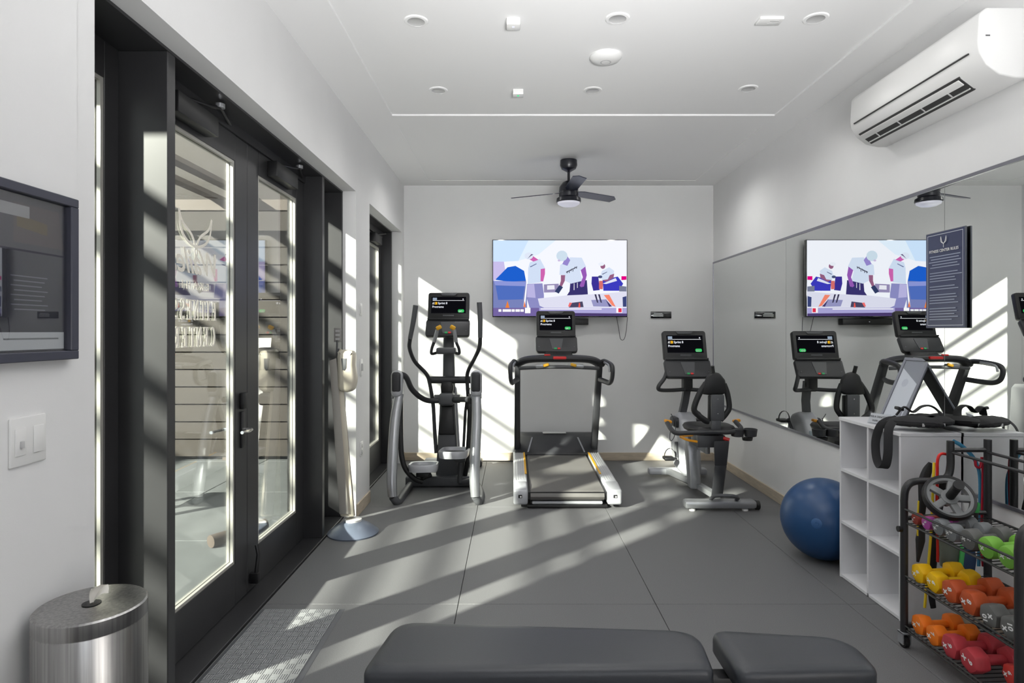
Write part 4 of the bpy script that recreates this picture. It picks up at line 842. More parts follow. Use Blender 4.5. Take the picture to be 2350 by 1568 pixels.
# seat handles with sensors, cup holder, lever
b = BM(); tube(b, [P(1531, 970, 5.35), P(1540, 985, 5.25), P(1552, 994, 5.18), P(1580, 994, 5.15), P(1630, 992, 5.13), P(1672, 992, 5.15), P(1700, 985, 5.22), P(1688, 968, 5.35)], .020, 12, smooth=5); obj('seat_handle', b, M_dk2, bk)
obj('pulse_sensor', cbox(BM(), P(1533, 967, 5.36), (.065, .05, .025), .01, (0, .2, 0)), M_orange, bk); obj('pulse_sensor', cbox(BM(), P(1690, 966, 5.37), (.065, .05, .025), .01, (0, -.2, 0)), M_orange, bk)
for px, py in ((1692, 993), (1722, 993)):
    pc = P(px, py, 5.2)
    obj('cup_holder', lathe(BM(), [(.034, -.035), (.05, -.03), (.058, .03), (.052, .032), (.046, -.02), (.001, -.024)], pc, 24, capped=False), M_dk2, bk)
obj('holder_base', lathe(BM(), [(.001, -.055), (.04, -.055), (.045, -.03), (.001, -.03)], P(1715, 996, 5.2), 20), M_dark, bk)
b = BM(); tube(b, [P(1562, 1003, 5.2), P(1578, 1010, 5.16), P(1600, 1014, 5.15)], .014, 10, smooth=4, flat=(.7, 1.2)); tube(b, [P(1560, 1002, 5.25), P(1590, 999, 5.25)], .010, 8); obj('adjust_lever', b, M_orange, bk)
obj('adjust_lever', tube(BM(), [P(1660, 1006, 5.2), P(1674, 1010, 5.18)], .016, 8), M_red, bk)
b = BM(); box(b, P(1585, 1018, 5.45), P(1665, 1000, 5.25), .008); obj('seat_carriage', b, M_dk3, bk)
b = BM(); box(b, P(1600, 1030, 5.6), P(1630, 1018, 5.35), .005); obj('rail_plate', b, M_silver, bk)

# cords near the machines
one('power_cord', tube(BM(), [(-.72, 7.05, .02), (-.5, 6.95, .012), (-.3, 6.98, .012), (-.1, 6.96, .012), (.15, 7.0, .012)], .006, 6, smooth=6), M_dark, 'black power cord along the back baseboard behind the machines', 'cord')
one('headphone_cord', tube(BM(), [P(1540, 950, 6.0), P(1550, 970, 6.0), P(1548, 1000, 6.0), P(1540, 1012, 5.98), P(1537, 1000, 6.0), P(1545, 960, 6.02)], .004, 6, smooth=6), M_dk3, 'thin grey cord dangling at the left of the exercise bike mast', 'cord')
# ------------------------------------------------------------------ foreground and right side
# bench: two pads on a frame
be = thing('weight_bench', 'black vinyl weight bench with two pads in the foreground', 'weight bench', (.3, 2.02, 0))
def pad(name, outline, z, th, r):
    t = BM(); n = len(outline); R = []
    cx = sum(p[0] for p in outline) / n; cy = sum(p[1] for p in outline) / n
    for off, dz in ((-.030, 0), (-.008, .0), (0, .010), (0, th - .026), (-.004, th - .014), (-.012, th - .006), (-.026, th - .001), (-.05, th)):
        ring = []
        for x, y in outline:
            dx, dy = x - cx, y - cy; L = math.hypot(dx, dy)
            sx = 1 + off / max(abs(max(p[0] for p in outline) - cx), .01); sy = 1 + off / max(abs(max(p[1] for p in outline) - cy), .01)
            ring.append(t.verts.new((cx + dx * sx, cy + dy * sy, z + dz)))
        R.append(ring)
    t.faces.new(R[0][::-1]); t.faces.new(R[-1])
    for A_, B_ in zip(R, R[1:]):
        for i in range(n): t.faces.new((A_[i], A_[(i + 1) % n], B_[(i + 1) % n], B_[i]))
    return obj(name, t, M_vinyl, be, ang=60)
def rounded(pts, r, n=5):
    out = []; m = len(pts)
    for i in range(m):
        p = Vector(pts[i]); a = (Vector(pts[i - 1]) - p).normalized(); c_ = (Vector(pts[(i + 1) % m]) - p).normalized()
        rr = r[i] if isinstance(r, (list, tuple)) else r
        A_, B_ = p + a * rr, p + c_ * rr
        for k in range(n):
            t = k / (n - 1); out.append(tuple((1 - t) ** 2 * A_ + 2 * t * (1 - t) * p + t * t * B_))
    return out
pad('back_pad', rounded([(-.470, 1.865), (.625, 1.885), (.650, 2.135), (-.420, 2.205)], [.05, .03, .10, .08], 6), .382, .077, .03)
pad('seat_pad', rounded([(.690, 1.865), (1.135, 1.885), (1.155, 2.085), (.690, 2.145)], [.04, .03, .11, .05], 6), .382, .077, .03)
b = BM(); box(b, (-.38, 1.98, .31), (1.05, 2.04, .372), .005); obj('spine', b, M_steelb, be)
for x in (-.30, .92):
    b = BM(); box(b, (x - .03, 1.98, .03), (x + .03, 2.04, .312), .004); obj('upright', b, M_steelb, be)
    b = BM(); box(b, (x - .03, 1.82, .004), (x + .03, 2.22, .045), .004); obj('foot', b, M_steelb, be)
# door mat
mt = thing('door_mat', 'grey ribbed rubber door mat inside the double doors', 'mat', (-1.12, 2.8, 0))
mx0, mx1, my0, my1 = -1.350, -.905, 2.38, 3.29
b = BM(); t = BM()
lo_ = [(mx0, my0, .001), (mx1, my0, .001), (mx1, my1, .001), (mx0, my1, .001)]; hi_ = [(mx0 + .022, my0 + .022, .007), (mx1 - .022, my0 + .022, .007), (mx1 - .022, my1 - .022, .007), (mx0 + .022, my1 - .022, .007)]
hull(b, lo_, hi_); obj('mat_base', b, mat('mat_rubber_border', (.11, .115, .125), .5, bump=.3), mt, False)
b = BM(); S = .0405; ix = 10; jy = 21; gx = mx0 + .022; gy = my0 + .022; cw = (mx1 - mx0 - .044) / ix; cl = (my1 - my0 - .044) / jy
for i in range(ix):
    for j in range(jy):
        x, y = gx + i * cw, gy + j * cl
        for k in range(4):
            if (i + j) % 2: box(b, (x + .001 + k * cw / 4, y + .001, .007), (x + (k + 1) * cw / 4 - .0022, y + cl - .002, .0105))
            else: box(b, (x + .001, y + .001 + k * cl / 4, .007), (x + cw - .002, y + (k + 1) * cl / 4 - .0022, .0105))
r_ = obj('basket_weave_ribs', b, mat('mat_rubber', (.30, .305, .315), .5, bump=.3), mt, False); r_['kind'] = 'stuff'
# wipes bin
wx, wy, wz, wr = -1.105, 1.60, .785, .128
wd = thing('wipes_bin', 'brushed steel cylindrical wipes bin at lower left', 'bin', (wx, wy, 0))
obj('drum', lathe(BM(), [(.001, .01), (wr, .01), (wr, wz - .045), (wr - .001, wz - .043), (wr - .001, wz - .040), (wr, wz - .038), (wr, wz - .004), (wr - .004, wz), (.001, wz)], (wx, wy, 0), 64), M_brush, wd, ang=30)
obj('base_ring', lathe(BM(), [(.001, 0), (wr + .002, 0), (wr + .002, .02), (.001, .02)], (wx, wy, 0), 48), M_dark, wd)
obj('slot_ring', lathe(BM(), [(.001, .0005), (.022, .0005), (.022, .002), (.001, .002)], (wx, wy, wz), 24), M_dark, wd)
t = BM(); vs_ = []
for j in range(7):
    r = []
    for i in range(7):
        u = (i / 6 - .5); v = j / 6
        r.append(t.verts.new((wx + u * (.012 + .05 * v) + .018 * v * v, wy + .012 * math.sin(u * 9) * (.3 + v) + .008 * v, wz + .002 + .062 * v * (1 - .25 * abs(u) * 2) - .018 * v ** 3)))
    vs_.append(r)
for j in range(6):
    for i in range(6): t.faces.new((vs_[j][i], vs_[j][i + 1], vs_[j + 1][i + 1], vs_[j + 1][i]))
obj('wipe_sheet', t, mat('wipe_cloth', (.75, .73, .68), .9), wd)
# sanitizer stand
ss = thing('sanitizer_stand', 'beige hand sanitizer stand on a dark conical base by the doors', 'sanitizer stand', (-1.19, 4.52, 0))
bx, by = -1.185, 4.53
obj('base', lathe(BM(), [(.001, 0), (.185, 0), (.187, .010), (.13, .055), (.055, .095), (.001, .095)], (bx, by, 0), 40), M_greyb, ss, ang=60)
obj('base_collar', lathe(BM(), [(.001, .09), (.062, .09), (.062, .105), (.001, .105)], (bx, by, 0), 28), M_plast, ss)
def sl(x, y, dy=0): q = P(x, y, 4.53 + dy); return q
b = BM(); ra = [sl(781, 1186, -.03), sl(813, 1186, -.03), sl(813, 1186, .06), sl(781, 1186, .06)]; rb_ = [sl(762, 880, -.03), sl(788, 880, -.03), sl(788, 880, .05), sl(762, 880, .05)]
hull(b, ra, rb_, .012); obj('column', b, M_beige, ss, ang=50)
b = BM(); hull(b, [sl(779, 1180, -.045), sl(800, 1180, -.045), sl(800, 1180, -.033), sl(779, 1180, -.033)], [sl(756, 828, -.045), sl(772, 822, -.045), sl(772, 822, -.033), sl(756, 828, -.033)], .002); obj('front_panel', b, mat('grey_beige_panel', (.36, .34, .31), .4), ss, ang=50)
b = BM(); hull(b, [sl(806, 1184, .02), sl(815, 1184, .02), sl(815, 1184, .07), sl(806, 1184, .07)], [sl(784, 890, .02), sl(789, 890, .02), sl(789, 890, .06), sl(784, 890, .06)], .002); obj('side_panel', b, mat('brown_grey_panel', (.22, .19, .17), .4), ss, ang=50)
dp = sl(796, 850)
b = BM(); prism(b, [(-.062, .13), (-.045, .155), (.045, .15), (.068, .12), (.062, .04), (.074, -.05), (.07, -.12), (.045, -.16), (-.02, -.162), (-.06, -.14)], .12, Matrix.Translation(dp + Vector((0, -.06, 0))), .03)
ds = obj('dispenser', b, M_beige, ss, ang=60)
obj('sensor_window', prism(BM(), [(-.02, .06), (.02, .06), (.018, -.01), (.005, -.03), (-.01, -.025)], .004, Matrix.Translation(dp + Vector((-.005, -.0625, .03))), .001), M_dk3, ds)
obj('dispenser_back', box(BM(), dp + Vector((-.08, .02, -.06)), dp + Vector((-.058, .06, .16)), .005), M_dk3, ss)
obj('sign_rod', tube(BM(), [sl(772, 830, .02), sl(774, 782, .02)], .007, 8), M_dk3, ss)
q = sl(775, 769, .02); obj('sign_card', cbox(BM(), q, (.055, .008, .105), .003), mat('card_grey', (.30, .29, .28), .5), ss)
for dz in (.03, .0, -.03): obj('card_print', cbox(BM(), q + Vector((0, -.0045, dz)), (.032, .001, .014)), M_plast2, ss, False)
# exercise ball
bc = (2.050, 4.03, .262)
t = BM(); bmesh.ops.create_uvsphere(t, u_segments=64, v_segments=40, radius=.262)
for v in t.verts:   # shallow moulded rings
    zz = v.co.z
    if abs(zz) < .19: v.co.x *= 1 + .0016 * math.sin(zz * 190); v.co.y *= 1 + .0016 * math.sin(zz * 190)
Rb = Vector((-.55, -.78, .12)).to_track_quat('Z', 'Y').to_matrix().to_4x4()
ball = thing('exercise_ball', 'blue exercise ball on the floor between the wall and the white cube shelf', 'exercise ball', (bc[0], bc[1], 0))
bo = obj('ball', t, M_ball, ball, M=Matrix.Translation(bc) @ Rb, ang=80)
obj('valve', lathe(BM(), [(.001, .2625), (.012, .2632), (.014, .2615), (.03, .2612), (.032, .2598)], (0, 0, 0), 20, capped=False), mat('valve_blue', (.03, .10, .25), .4), ball, M=Matrix.Translation(bc) @ Rb)
# cube shelf
X0s, X1s, Y0s, Y1s, Hs = 2.0, 2.312, 3.145, 3.735, .975; T_ = .016
cs = thing('cube_shelf', 'white two-by-three cube shelf unit standing by the mirror wall', 'shelf', (2.15, 3.44, 0))
obj('side_panel', box(BM(), (X0s, Y0s, 0), (X1s, Y0s + T_, Hs - .02), .001, 1), M_white, cs, False); obj('side_panel', box(BM(), (X0s, Y1s - T_, 0), (X1s, Y1s, Hs - .02), .001, 1), M_white, cs, False)
obj('top_panel', box(BM(), (X0s - .004, Y0s - .003, Hs - .02), (X1s, Y1s + .003, Hs), .002, 1), M_white, cs, False)
obj('back_panel', box(BM(), (X1s - .008, Y0s + T_, .0), (X1s, Y1s - T_, Hs - .02)), M_white, cs, False)
ym = (Y0s + Y1s) / 2; obj('divider', box(BM(), (X0s + .001, ym - T_ / 2, .02), (X1s - .008, ym + T_ / 2, Hs - .02)), M_white, cs, False)
for z in (.004, .33, .648):
    for a_, b_ in ((Y0s + T_, ym - T_ / 2), (ym + T_ / 2, Y1s - T_)): obj('shelf_board', box(BM(), (X0s + .001, a_, z), (X1s - .008, b_, z + T_)), M_white, cs, False)
# framed A-stand notice on the shelf
sf_ = thing('tabletop_frame', 'grey framed notice leaning back on the cube shelf top', 'picture frame', (2.13, 3.45, Hs))
BL_, BR_, TR_, TL_ = P(2012, 952, 3.52), P(2068, 960, 3.36), P(2118, 814, 3.43), P(2060, 812, 3.60)
o_ = (BL_ + Vector((0, 0, 0))); o_.z = Hs + .002
rt = (BR_ - BL_); rt.z = 0; upv = (TL_ - BL_); w_ = rt.length; rt.normalize(); upv = (upv - rt * upv.dot(rt)); h_ = upv.length * 1.06; upv.normalize()
SM = frame_M(o_, rt, upv)
b = BM()
for lo, hi in (((0, 0), (w_, .018)), ((0, h_ - .018), (w_, h_)), ((0, .018), (.016, h_ - .018)), ((w_ - .016, .018), (w_, h_ - .018))): box(b, (lo[0], lo[1], -.012), (hi[0], hi[1], 0), .002, 1)
obj('frame', b, mat('frame_grey', (.22, .23, .27), .35), sf_, M=SM)
art('print', [(rgb(150, 152, 160), [(.016, .018), (w_ - .016, .018), (w_ - .016, h_ - .018), (.016, h_ - .018)]), (rgb(232, 234, 240), [(.018, .03), (w_ - .03, .02), (w_ - .02, h_ * .62), (.018, h_ * .84)]), (rgb(150, 152, 160), [(w_ * .55, .02), (w_ * .8, .02), (w_ * .78, h_ * .25), (w_ * .7, h_ * .22)]), (rgb(215, 217, 226), circ(w_ * .42, h_ * .62, w_ * .12, h_ * .06, 14))], SM @ Matrix.Translation((0, 0, -.006)), sf_, M_ind, .0003)
obj('glass', box(BM(), (.014, .016, -.0035), (w_ - .014, h_ - .016, -.002)), M_clear, sf_, False, SM)
# black felt easel back: leans the other way
tl3 = SM @ Vector((.01, h_ - .01, -.013)); tr3 = SM @ Vector((w_ - .01, h_ - .01, -.013))
nrm = Vector((.45, .35, 0)); bl3 = Vector((tl3.x, tl3.y, Hs + .002)) + nrm * .30; br3 = Vector((tr3.x, tr3.y, Hs + .002)) + nrm * .30
b = BM(); tk = Vector((.006, .004, 0)); hull(b, [tl3, tr3, tr3 + tk, tl3 + tk], [bl3, br3, br3 + tk, bl3 + tk]); obj('easel_back', b, M_strap, sf_, False)
b = BM(); bk3 = SM @ Vector((0, 0, -.013)); hull(b, [SM @ Vector((.002, .002, -.0125)), SM @ Vector((w_ - .002, .002, -.0125)), SM @ Vector((w_ - .002, h_ - .002, -.0125)), SM @ Vector((.002, h_ - .002, -.0125))], [SM @ Vector((.002, .002, -.018)), SM @ Vector((w_ - .002, .002, -.018)), SM @ Vector((w_ - .002, h_ - .002, -.018)), SM @ Vector((.002, h_ - .002, -.018))]); obj('backing', b, M_strap, sf_, False)
# acrylic request card
ah = thing('acrylic_sign', 'small clear acrylic card holder at the front edge of the cube shelf', 'sign', (2.03, 3.44, Hs))
A0 = P(1990, 962, 3.48); A0.z = Hs + .002; rt2 = (P(2038, 962, 3.36) - P(1990, 962, 3.48)); rt2.z = 0; wA = rt2.length; rt2.normalize()
up2 = Vector((0, 0, 1)) * .93 + rt2.cross(Vector((0, 0, 1))) * -.36; up2.normalize(); AM = frame_M(A0, rt2, up2)
obj('holder', box(BM(), (0, 0, -.003), (wA, .066, 0)), M_clear, ah, False, AM)
obj('card', box(BM(), (.004, .006, -.0045), (wA - .004, .062, -.0035)), mat('card_white', (.72, .72, .74), .5), ah, False, AM)
obj('foot', box(BM(), (0, 0, -.06), (wA, .003, .0)), M_clear, ah, False, frame_M(A0, rt2, Vector((0, 0, 1))))
obj('lettering', text_bm('TAKE A SANITIZING', .0155, AM @ Matrix.Translation((wA / 2, .038, .0008)), 'CENTER', bold=.0003), M_dk3, ah, False)
obj('lettering', text_bm('WIPE HERE', .0155, AM @ Matrix.Translation((wA / 2, .014, .0008)), 'CENTER', bold=.0003), M_dk3, ah, False)
# black harness lying on the shelf, strap loop over its edge
hn = thing('suspension_strap', 'black padded strap heaped on the shelf top with a loop hanging over', 'strap', (2.12, 3.25, Hs))
def padded(pts, r):
    t = BM(); tube(t, pts, r, 14, smooth=6, flat=(.55, 1.5), up=(0, 0, 1))
    for v in t.verts: v.co += Vector((random.uniform(-1, 1), random.uniform(-1, 1), random.uniform(-1, 1))) * .0022
    return t
obj('padded_cuff', padded([(2.045, 3.30, Hs + .036), (2.07, 3.25, Hs + .046), (2.13, 3.22, Hs + .048), (2.19, 3.20, Hs + .045), (2.235, 3.195, Hs + .036)], [.026, .048, .054, .050, .030]), M_strap, hn)
obj('padded_cuff', padded([(2.20, 3.24, Hs + .045), (2.24, 3.215, Hs + .050), (2.265, 3.27, Hs + .050), (2.265, 3.38, Hs + .044), (2.255, 3.48, Hs + .036)], [.030, .048, .048, .044, .028]), M_strap, hn)
obj('webbing', tube(BM(), [(2.08, 3.31, Hs + .07), (2.11, 3.29, Hs + .115), (2.15, 3.28, Hs + .09), (2.19, 3.27, Hs + .12), (2.23, 3.26, Hs + .125), (2.265, 3.25, Hs + .10), (2.285, 3.22, Hs + .05)], .019, 8, smooth=6, flat=(.3, 1), up=(0, 0, 1)), M_strap, hn)
lp = [(2.06, 3.27, Hs + .06), (2.02, 3.28, Hs + .045), (1.985, 3.295, Hs + .01), (1.972, 3.315, Hs - .07), (1.970, 3.305, Hs - .16), (1.970, 3.265, Hs - .205), (1.970, 3.225, Hs - .185), (1.970, 3.205, Hs - .12), (1.972, 3.205, Hs - .05), (1.982, 3.215, Hs + .012), (2.015, 3.225, Hs + .05), (2.05, 3.23, Hs + .055)]
obj('webbing_loop', tube(BM(), lp, .021, 8, smooth=6, flat=(1, .12), up=(.80, -.60, 0)), M_strap, hn)
obj('stitched_label', cbox(BM(), (2.115, 3.142, Hs + .04), (.012, .003, .016)), M_plast2, hn, False); obj('stitched_label', cbox(BM(), (2.225, 3.150, Hs + .04), (.014, .003, .014)), M_plast2, hn, False)
obj('buckle', cbox(BM(), (2.09, 3.30, Hs + .105), (.05, .025, .016), .004, (0, .3, .4)), M_dk2, hn)

# dumbbell rack
RX, RY0, RY1 = 1.858, 2.237, 2.897
rk = thing('dumbbell_rack', 'black three-tier wheeled dumbbell rack at right', 'rack', (2.0, 2.57, 0))
for y in (RY1, RY0):
    nm = 'end_frame'
    b = BM(); tube(b, [(RX, y, .07), (RX, y, .62), (RX, y, .70), (RX + .01, y, .755), (RX + .05, y, .785), (2.02, y, .79), (2.065, y, .81), (2.078, y, .86), (2.078, y, .92), (2.078, y, .978)], .0165, 12, smooth=5)
    ef = obj(nm, b, M_steelb, rk)
    obj('rear_post', tube(BM(), [(2.255, y, .07), (2.255, y, .985)], .0165, 12), M_steelb, ef)
    for cp in ([(2.078, y, .935), (2.255, y, .935)], [(RX, y, .10), (2.255, y, .10)], [(RX, y, .61), (2.255, y, .64)]): obj('cross_tube', tube(BM(), cp, .011, 10), M_steelb, ef)
    for x in (RX, 2.255):
        b = BM(); tube(b, [(x - .011, y, .028), (x + .011, y, .028)], .028, 18); cw_ = obj('caster_wheel', b, M_dark, rk)
        b = BM(); box(b, (x - .020, y - .022, .02), (x - .015, y + .018, .072)); box(b, (x + .015, y - .022, .02), (x + .020, y + .018, .072)); box(b, (x - .02, y - .022, .066), (x + .02, y + .022, .074), .002); obj('caster_fork', b, M_silver, cw_)
obj('side_knob', tube(BM(), [(RX - .012, RY1, .56), (RX - .03, RY1, .56)], .014, 12), M_dark, rk)
b = BM(); tube(b, [(2.078, RY0, .925), (2.078, RY1, .925)], .007, 8); tube(b, [(2.25, RY0, .925), (2.25, RY1, .925)], .007, 8); obj('top_rail', b, M_steelb, rk)
shz = {0: (.592, .62), 1: (.322, .345), 2: (.085, .10)}
for k, (zf, zb_) in shz.items():
    b = BM()
    tube(b, [(RX + .004, RY0, zf), (RX + .004, RY1, zf)], .0055, 8)
    sv = obj('shelf_rail', b, M_steelb, rk); obj('rear_rail', tube(BM(), [(2.24, RY0, zb_), (2.24, RY1, zb_)], .0055, 8), M_steelb, sv)
    obj('guard_rail', tube(BM(), [(RX - .004, RY0, zf + (.066 if k == 0 else .022)), (RX - .004, RY1, zf + (.066 if k == 0 else .022))], .0055 if k == 0 else .004, 8), M_steelb, sv)
    b = BM(); y = RY0 + .03
    while y < RY1: tube(b, [(RX + .004, y, zf - .004), (2.24, y, zb_ - .004)], .0025, 6); y += .028
    q = obj('shelf_wires', b, M_steelb, sv); q['kind'] = 'stuff'
# dumbbells
def dumbbell(name, label, group, col, r, hl, L, num, hexa=True, dark=None):
    t = thing(name, label, 'dumbbell', (0, 0, 0), group=group)
    m = MATS.get('db_%s' % (col,)) or mat('db_%s' % (col,), col, .5, bump=.08, bscale=400)
    for s in (-1, 1):
        n = 6 if hexa else 16; b = BM(); pr = [(r * .55, -hl / 2), (r * .92, -hl / 2 + .004), (r, -hl / 2 + .016), (r, hl / 2 - .016), (r * .92, hl / 2 - .004), (r * .55, hl / 2)]
        lathe(b, pr, seg=n); 
        if hexa: bmesh.ops.bevel(b, geom=[e for e in b.edges if abs((e.verts[0].co - e.verts[1].co).normalized().z) > .6], offset=r * .12, segments=2, profile=.5, affect='EDGES')
        obj('head', b, m, t, M=Matrix.Translation((s * (L / 2 - hl / 2), 0, 0)) @ Matrix.Rotation(PI / 2, 4, 'Y'), ang=32)
    obj('handle', tube(BM(), [(-L / 2 + hl, 0, 0), (-L / 6, 0, 0), (L / 6, 0, 0), (L / 2 - hl, 0, 0)], [r * .34, r * .38, r * .38, r * .34], 12), m, t)
    TMx = frame_M((-L / 2 - .0008, 0, 0), (0, -1, 0), (0, 0, 1)) @ Matrix.Rotation(math.radians(-70), 4, 'Z')
    b = text_bm(num, r * .62, TMx @ Matrix.Translation((-r * .22, r * .05, 0)), 'CENTER', bold=.0012)
    h = r * .26
    for a1 in (38, -38):
        u = Vector((math.cos(math.radians(a1 + 90)), math.sin(math.radians(a1 + 90)))); v = Vector((-u.y, u.x)) * r * .06
        c_ = Vector((r * .05, -r * .33)); vs4 = [c_ + u * h + v, c_ - u * h + v, c_ - u * h - v, c_ + u * h - v]
        b.faces.new([b.verts.new(TMx @ Vector((p_.x, p_.y, .0002 * (a1 > 0)))) for p_ in vs4])
    obj('weight_mark', b, M_inkw, t, False)
    return t
YELc, DOR, GRY, ORG, ROS, RED, PUR, BRN, LGR, GRN = (.86, .50, .0), (.52, .085, .02), (.13, .13, .125), (.88, .20, .01), (.50, .045, .06), (.62, .05, .04), (.45, .08, .38), (.32, .05, .035), (.20, .21, .22), (.20, .48, .06)
specs = [  # colour, r, head len, length, number, [(px, Y, tier, label, roll)...]
 (YELc, .049, .062, .205, '6', 1, [(2.828, 'yellow dumbbell on the middle shelf, far end of the rack', 12), (2.728, 'yellow dumbbell on the middle shelf, beside the brick-red ones', 40)]),
 (DOR, .054, .068, .22, '8', 1, [(2.622, 'brick-red dumbbell on the middle shelf, next to the yellow ones', 8), (2.514, 'brick-red dumbbell on the middle shelf, next to the grey ones', 25)]),
 (GRY, .050, .068, .22, '10', 1, [(2.410, 'grey dumbbell marked 10 beside the brick-red ones on the middle shelf', 190), (2.308, 'grey dumbbell marked 10 at the near end of the middle shelf', 10)]),
 (ORG, .049, .060, .20, '7', 2, [(2.828, 'bright orange dumbbell at the far end of the bottom shelf', 15), (2.728, 'bright orange dumbbell on the bottom shelf, beside the rose ones', 5)]),
 (ROS, .054, .068, .22, '9', 2, [(2.622, 'rose-red dumbbell on the bottom shelf, next to the orange ones', 20), (2.512, 'rose-red dumbbell on the bottom shelf, nearer than its twin', 50)]),
 (BRN, .027, .04, .15, '1', 0, [(2.845, 'small brown-red dumbbell at the far end of the top shelf', 0)]),
 (PUR, .030, .045, .15, '2', 0, [(2.772, 'small purple dumbbell on the top shelf under the roller wheel', 0)]),
 (LGR, .038, .05, .17, '3', 0, [(2.695, 'light grey dumbbell on the top shelf, beside the purple one', 0), (2.612, 'light grey dumbbell on the top shelf, second from the purple one', 20)]),
 (GRY, .043, .055, .18, '5', 0, [(2.52, 'dark grey dumbbell on the top shelf, next to the green ones', 30)]),
 (GRN, .044, .058, .18, '4', 0, [(2.418, 'lime green dumbbell on the top shelf, beside the dark grey one', 10), (2.320, 'lime green dumbbell at the near end of the top shelf', 30)]),
]
for col, r, hl, L, num, tier, items in specs:
    zf, zb_ = shz[tier]; first = None
    grp = 'hexagonal dumbbells on the %s shelf' % ('top', 'middle', 'bottom')[tier]
    for y, lab, roll in items:
        if first is None: first = o = dumbbell('dumbbell', lab, grp, col, r, hl, L, num, tier > 0)
        else: o = dup(first); o['label'] = lab
        sl_ = (zb_ - zf) / .378
        rr = r * (1 if tier == 0 else (math.cos(math.radians(((roll + 90) % 60) - 30)) if True else 1))
        x = RX + .013 + L / 2; o.location = (x, y, zf + sl_ * (x - RX) + r + .002)
        o.rotation_mode = 'XYZ'; o.rotation_euler = (math.radians(roll), -math.atan(sl_), random.uniform(-.04, .04))
o = dumbbell('dumbbell', 'coral red dumbbell pushed to the back of the bottom shelf', 'hexagonal dumbbells on the bottom shelf', RED, .045, .055, .19, '6')
o.location = (2.05, 2.400, .142); o.rotation_euler = (.2, 0, -.10)
# roller wheel on top
wc = Vector((1.955, 2.735, .752)); nv = Vector((-.22, -.74, .60)).normalized(); RW = Matrix.Translation(wc) @ nv.to_track_quat('Z', 'Y').to_matrix().to_4x4()
aw = thing('ab_roller', 'grey spoked ab roller wheel lying on the top shelf dumbbells', 'ab roller', wc)
obj('tyre', lathe(BM(), [(.090, -.018), (.100, -.020), (.104, -.008), (.104, .008), (.100, .020), (.090, .018), (.090, -.018)], seg=48, capped=False), M_dark, aw, M=RW)
b = BM(); lathe(b, [(.078, -.012), (.091, -.015), (.091, .015), (.078, .012), (.078, -.012)], seg=48, capped=False); lathe(b, [(.001, -.014), (.034, -.014), (.034, .014), (.001, .014)], seg=32)
for k in range(5): a0 = 2 * PI * k / 5; cbox(b, (math.cos(a0) * .056, math.sin(a0) * .056, 0), (.058, .030, .022), .004, (0, 0, a0))
obj('wheel', b, M_plast2 if False else mat('wheel_grey', (.22, .225, .23), .45), aw, M=RW)
obj('grip', lathe(BM(), [(.001, .014)] + [(.0165 + (.0018 if i % 2 else 0), .016 + i * .005) for i in range(22)] + [(.021, .128), (.021, .138), (.001, .138)], seg=18), M_dark, aw, M=RW)
obj('grip', lathe(BM(), [(.001, -.014)] + [(.0165 + (.0018 if i % 2 else 0), -.016 - i * .003) for i in range(14)] + [(.001, -.06)], seg=18), M_dark, aw, M=RW)
# resistance bands and straps hanging on the far end
def band(name, label, cat, pts, r, m, flat=None, s=6, up=None): return one(name, tube(BM(), pts, r, 8, smooth=s, flat=flat, up=up), m, label, cat, at=pts[0])
Mr = mat('band_red', (.72, .02, .015), .45); My = mat('band_yellow', (.80, .60, .02), .45); Mb = mat('band_blue', (.05, .25, .42), .5); Mcr = mat('band_crimson', (.42, .01, .03), .45)
YE = RY1 + .03
band('resistance_band', 'bright red band looped from the rack post down the far end', 'resistance band', [P(2178, 1044, YE), P(2160, 1042, YE), P(2152, 1055, YE), P(2151, 1090, YE + .01), P(2150, 1180, YE + .03), P(2152, 1250, YE + .03), P(2152, 1290, YE + .03)], .0065, Mr)
band('resistance_band', 'yellow band hanging down the far end of the rack', 'resistance band', [P(2144, 1062, YE + .02), P(2142, 1100, YE + .02), P(2138, 1200, YE + .03), P(2132, 1280, YE + .03), P(2126, 1350, YE + .03), P(2122, 1395, YE + .03)], .006, My)
band('resistance_band', 'crimson band hanging at the rear of the rack', 'resistance band', [P(2238, 1055, 2.925), P(2240, 1070, 2.925), P(2250, 1072, 2.925), P(2254, 1050, 2.925), P(2256, 1100, 2.925), P(2254, 1170, 2.925), P(2252, 1250, 2.93), P(2256, 1300, 2.93)], .006, Mcr)
band('resistance_band', 'blue flat band sagging behind the rack top rail', 'resistance band', [P(2186, 1012, 2.93), P(2205, 1022, 2.93), P(2225, 1040, 2.93), P(2240, 1062, 2.93), P(2249, 1100, 2.94), P(2248, 1200, 2.94), P(2246, 1300, 2.94)], .009, Mb, flat=(.3, 1), up=(0, 1, .2))
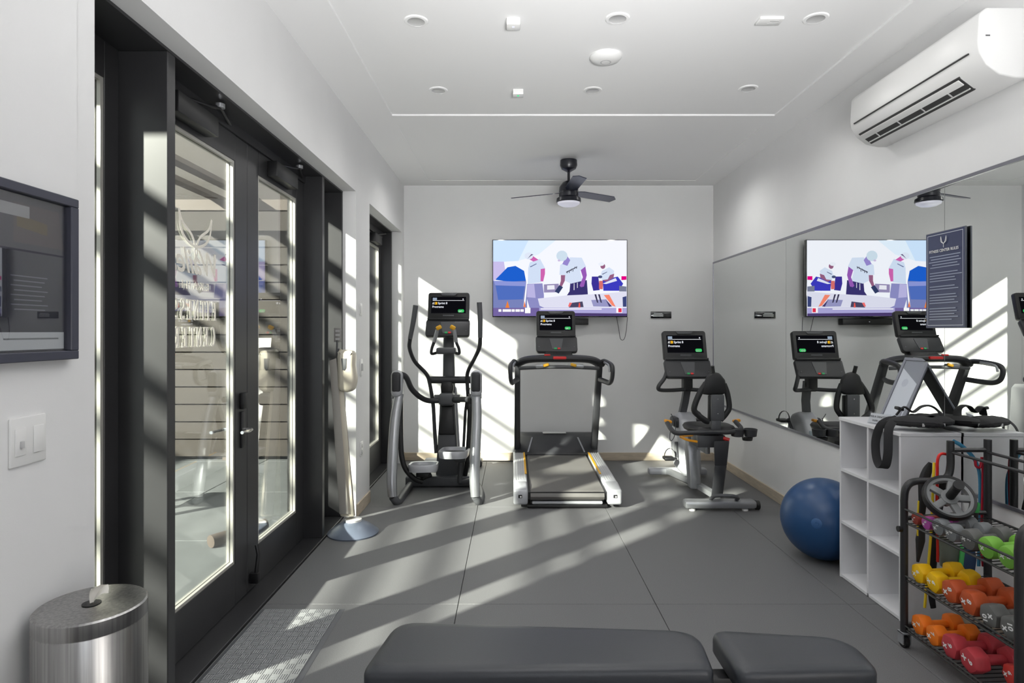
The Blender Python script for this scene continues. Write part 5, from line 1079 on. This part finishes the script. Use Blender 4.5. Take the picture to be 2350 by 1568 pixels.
band('ankle_strap', 'black strap bundle hanging over the far end of the rack', 'strap', [P(2135, 1062, YE + .05), P(2128, 1080, YE + .055), P(2120, 1110, YE + .055), P(2116, 1180, YE + .06), P(2112, 1240, YE + .06), P(2106, 1290, YE + .06)], [.014, .034, .040, .022, .034, .010], M_strap, flat=(.7, .45), up=(1, 0, 0))
band('ankle_strap', 'long black strap ending in a carabiner near the floor', 'strap', [P(2166, 1100, YE - .002), P(2164, 1125, YE + .05), P(2152, 1180, YE + .09), P(2142, 1280, YE + .11), P(2138, 1360, YE + .10), P(2142, 1396, YE + .10)], [.02, .022, .022, .02, .018, .014], M_strap, flat=(1, .3), up=(1, 0, 0))
band('resistance_band', 'yellow thin band dangling left of the strap bundle', 'resistance band', [P(2108, 1150, YE + .02), P(2106, 1200, YE + .02), P(2106, 1230, YE + .02)], .004, My, s=3)
def sheet(name, label, pts, m, y):
    return one(name, prism(BM(), [((x - VX) * y / F, EYE - (z - VY) * y / F) for x, z in pts], .012, Matrix.Translation((0, y, 0)), .003), m, label, 'exercise mat', at=P(pts[0][0], pts[0][1], y))
sheet('flat_loop_band', 'grey-green rubber sheet hanging behind the yellow dumbbells', [(2157, 1225), (2213, 1262), (2205, 1312), (2190, 1318), (2160, 1300)], mat('sheet_green_grey', (.16, .19, .16), .6), YE + .01)
sheet('flat_loop_band', 'bright green rubber strip beside the grey-green sheet', [(2207, 1250), (2216, 1262), (2210, 1312), (2202, 1312)], mat('sheet_green', (.10, .62, .16), .5), YE - .005)
sheet('flat_loop_band', 'navy rubber pad hanging behind the rack next to the green strip', [(2216, 1256), (2238, 1262), (2242, 1285), (2238, 1312), (2210, 1312), (2212, 1280)], mat('sheet_navy', (.04, .08, .17), .6), YE + .01)
q = P(2240, 1165, 2.83); gt = thing('band_handle', 'green tube end with orange tip sticking up behind the top shelf', 'handle', q)
obj('tube_body', cbox(BM(), q, (.026, .026, .05), .008, (0, .15, 0)), mat('tube_green', (.05, .42, .10), .4), gt); obj('tip', cbox(BM(), q + Vector((-.003, 0, .033)), (.008, .008, .018), .003), M_orange, gt)
obj('stem', tube(BM(), [q - Vector((0, 0, .02)), Vector((q.x, q.y, .625))], .009, 8), M_dark, gt)
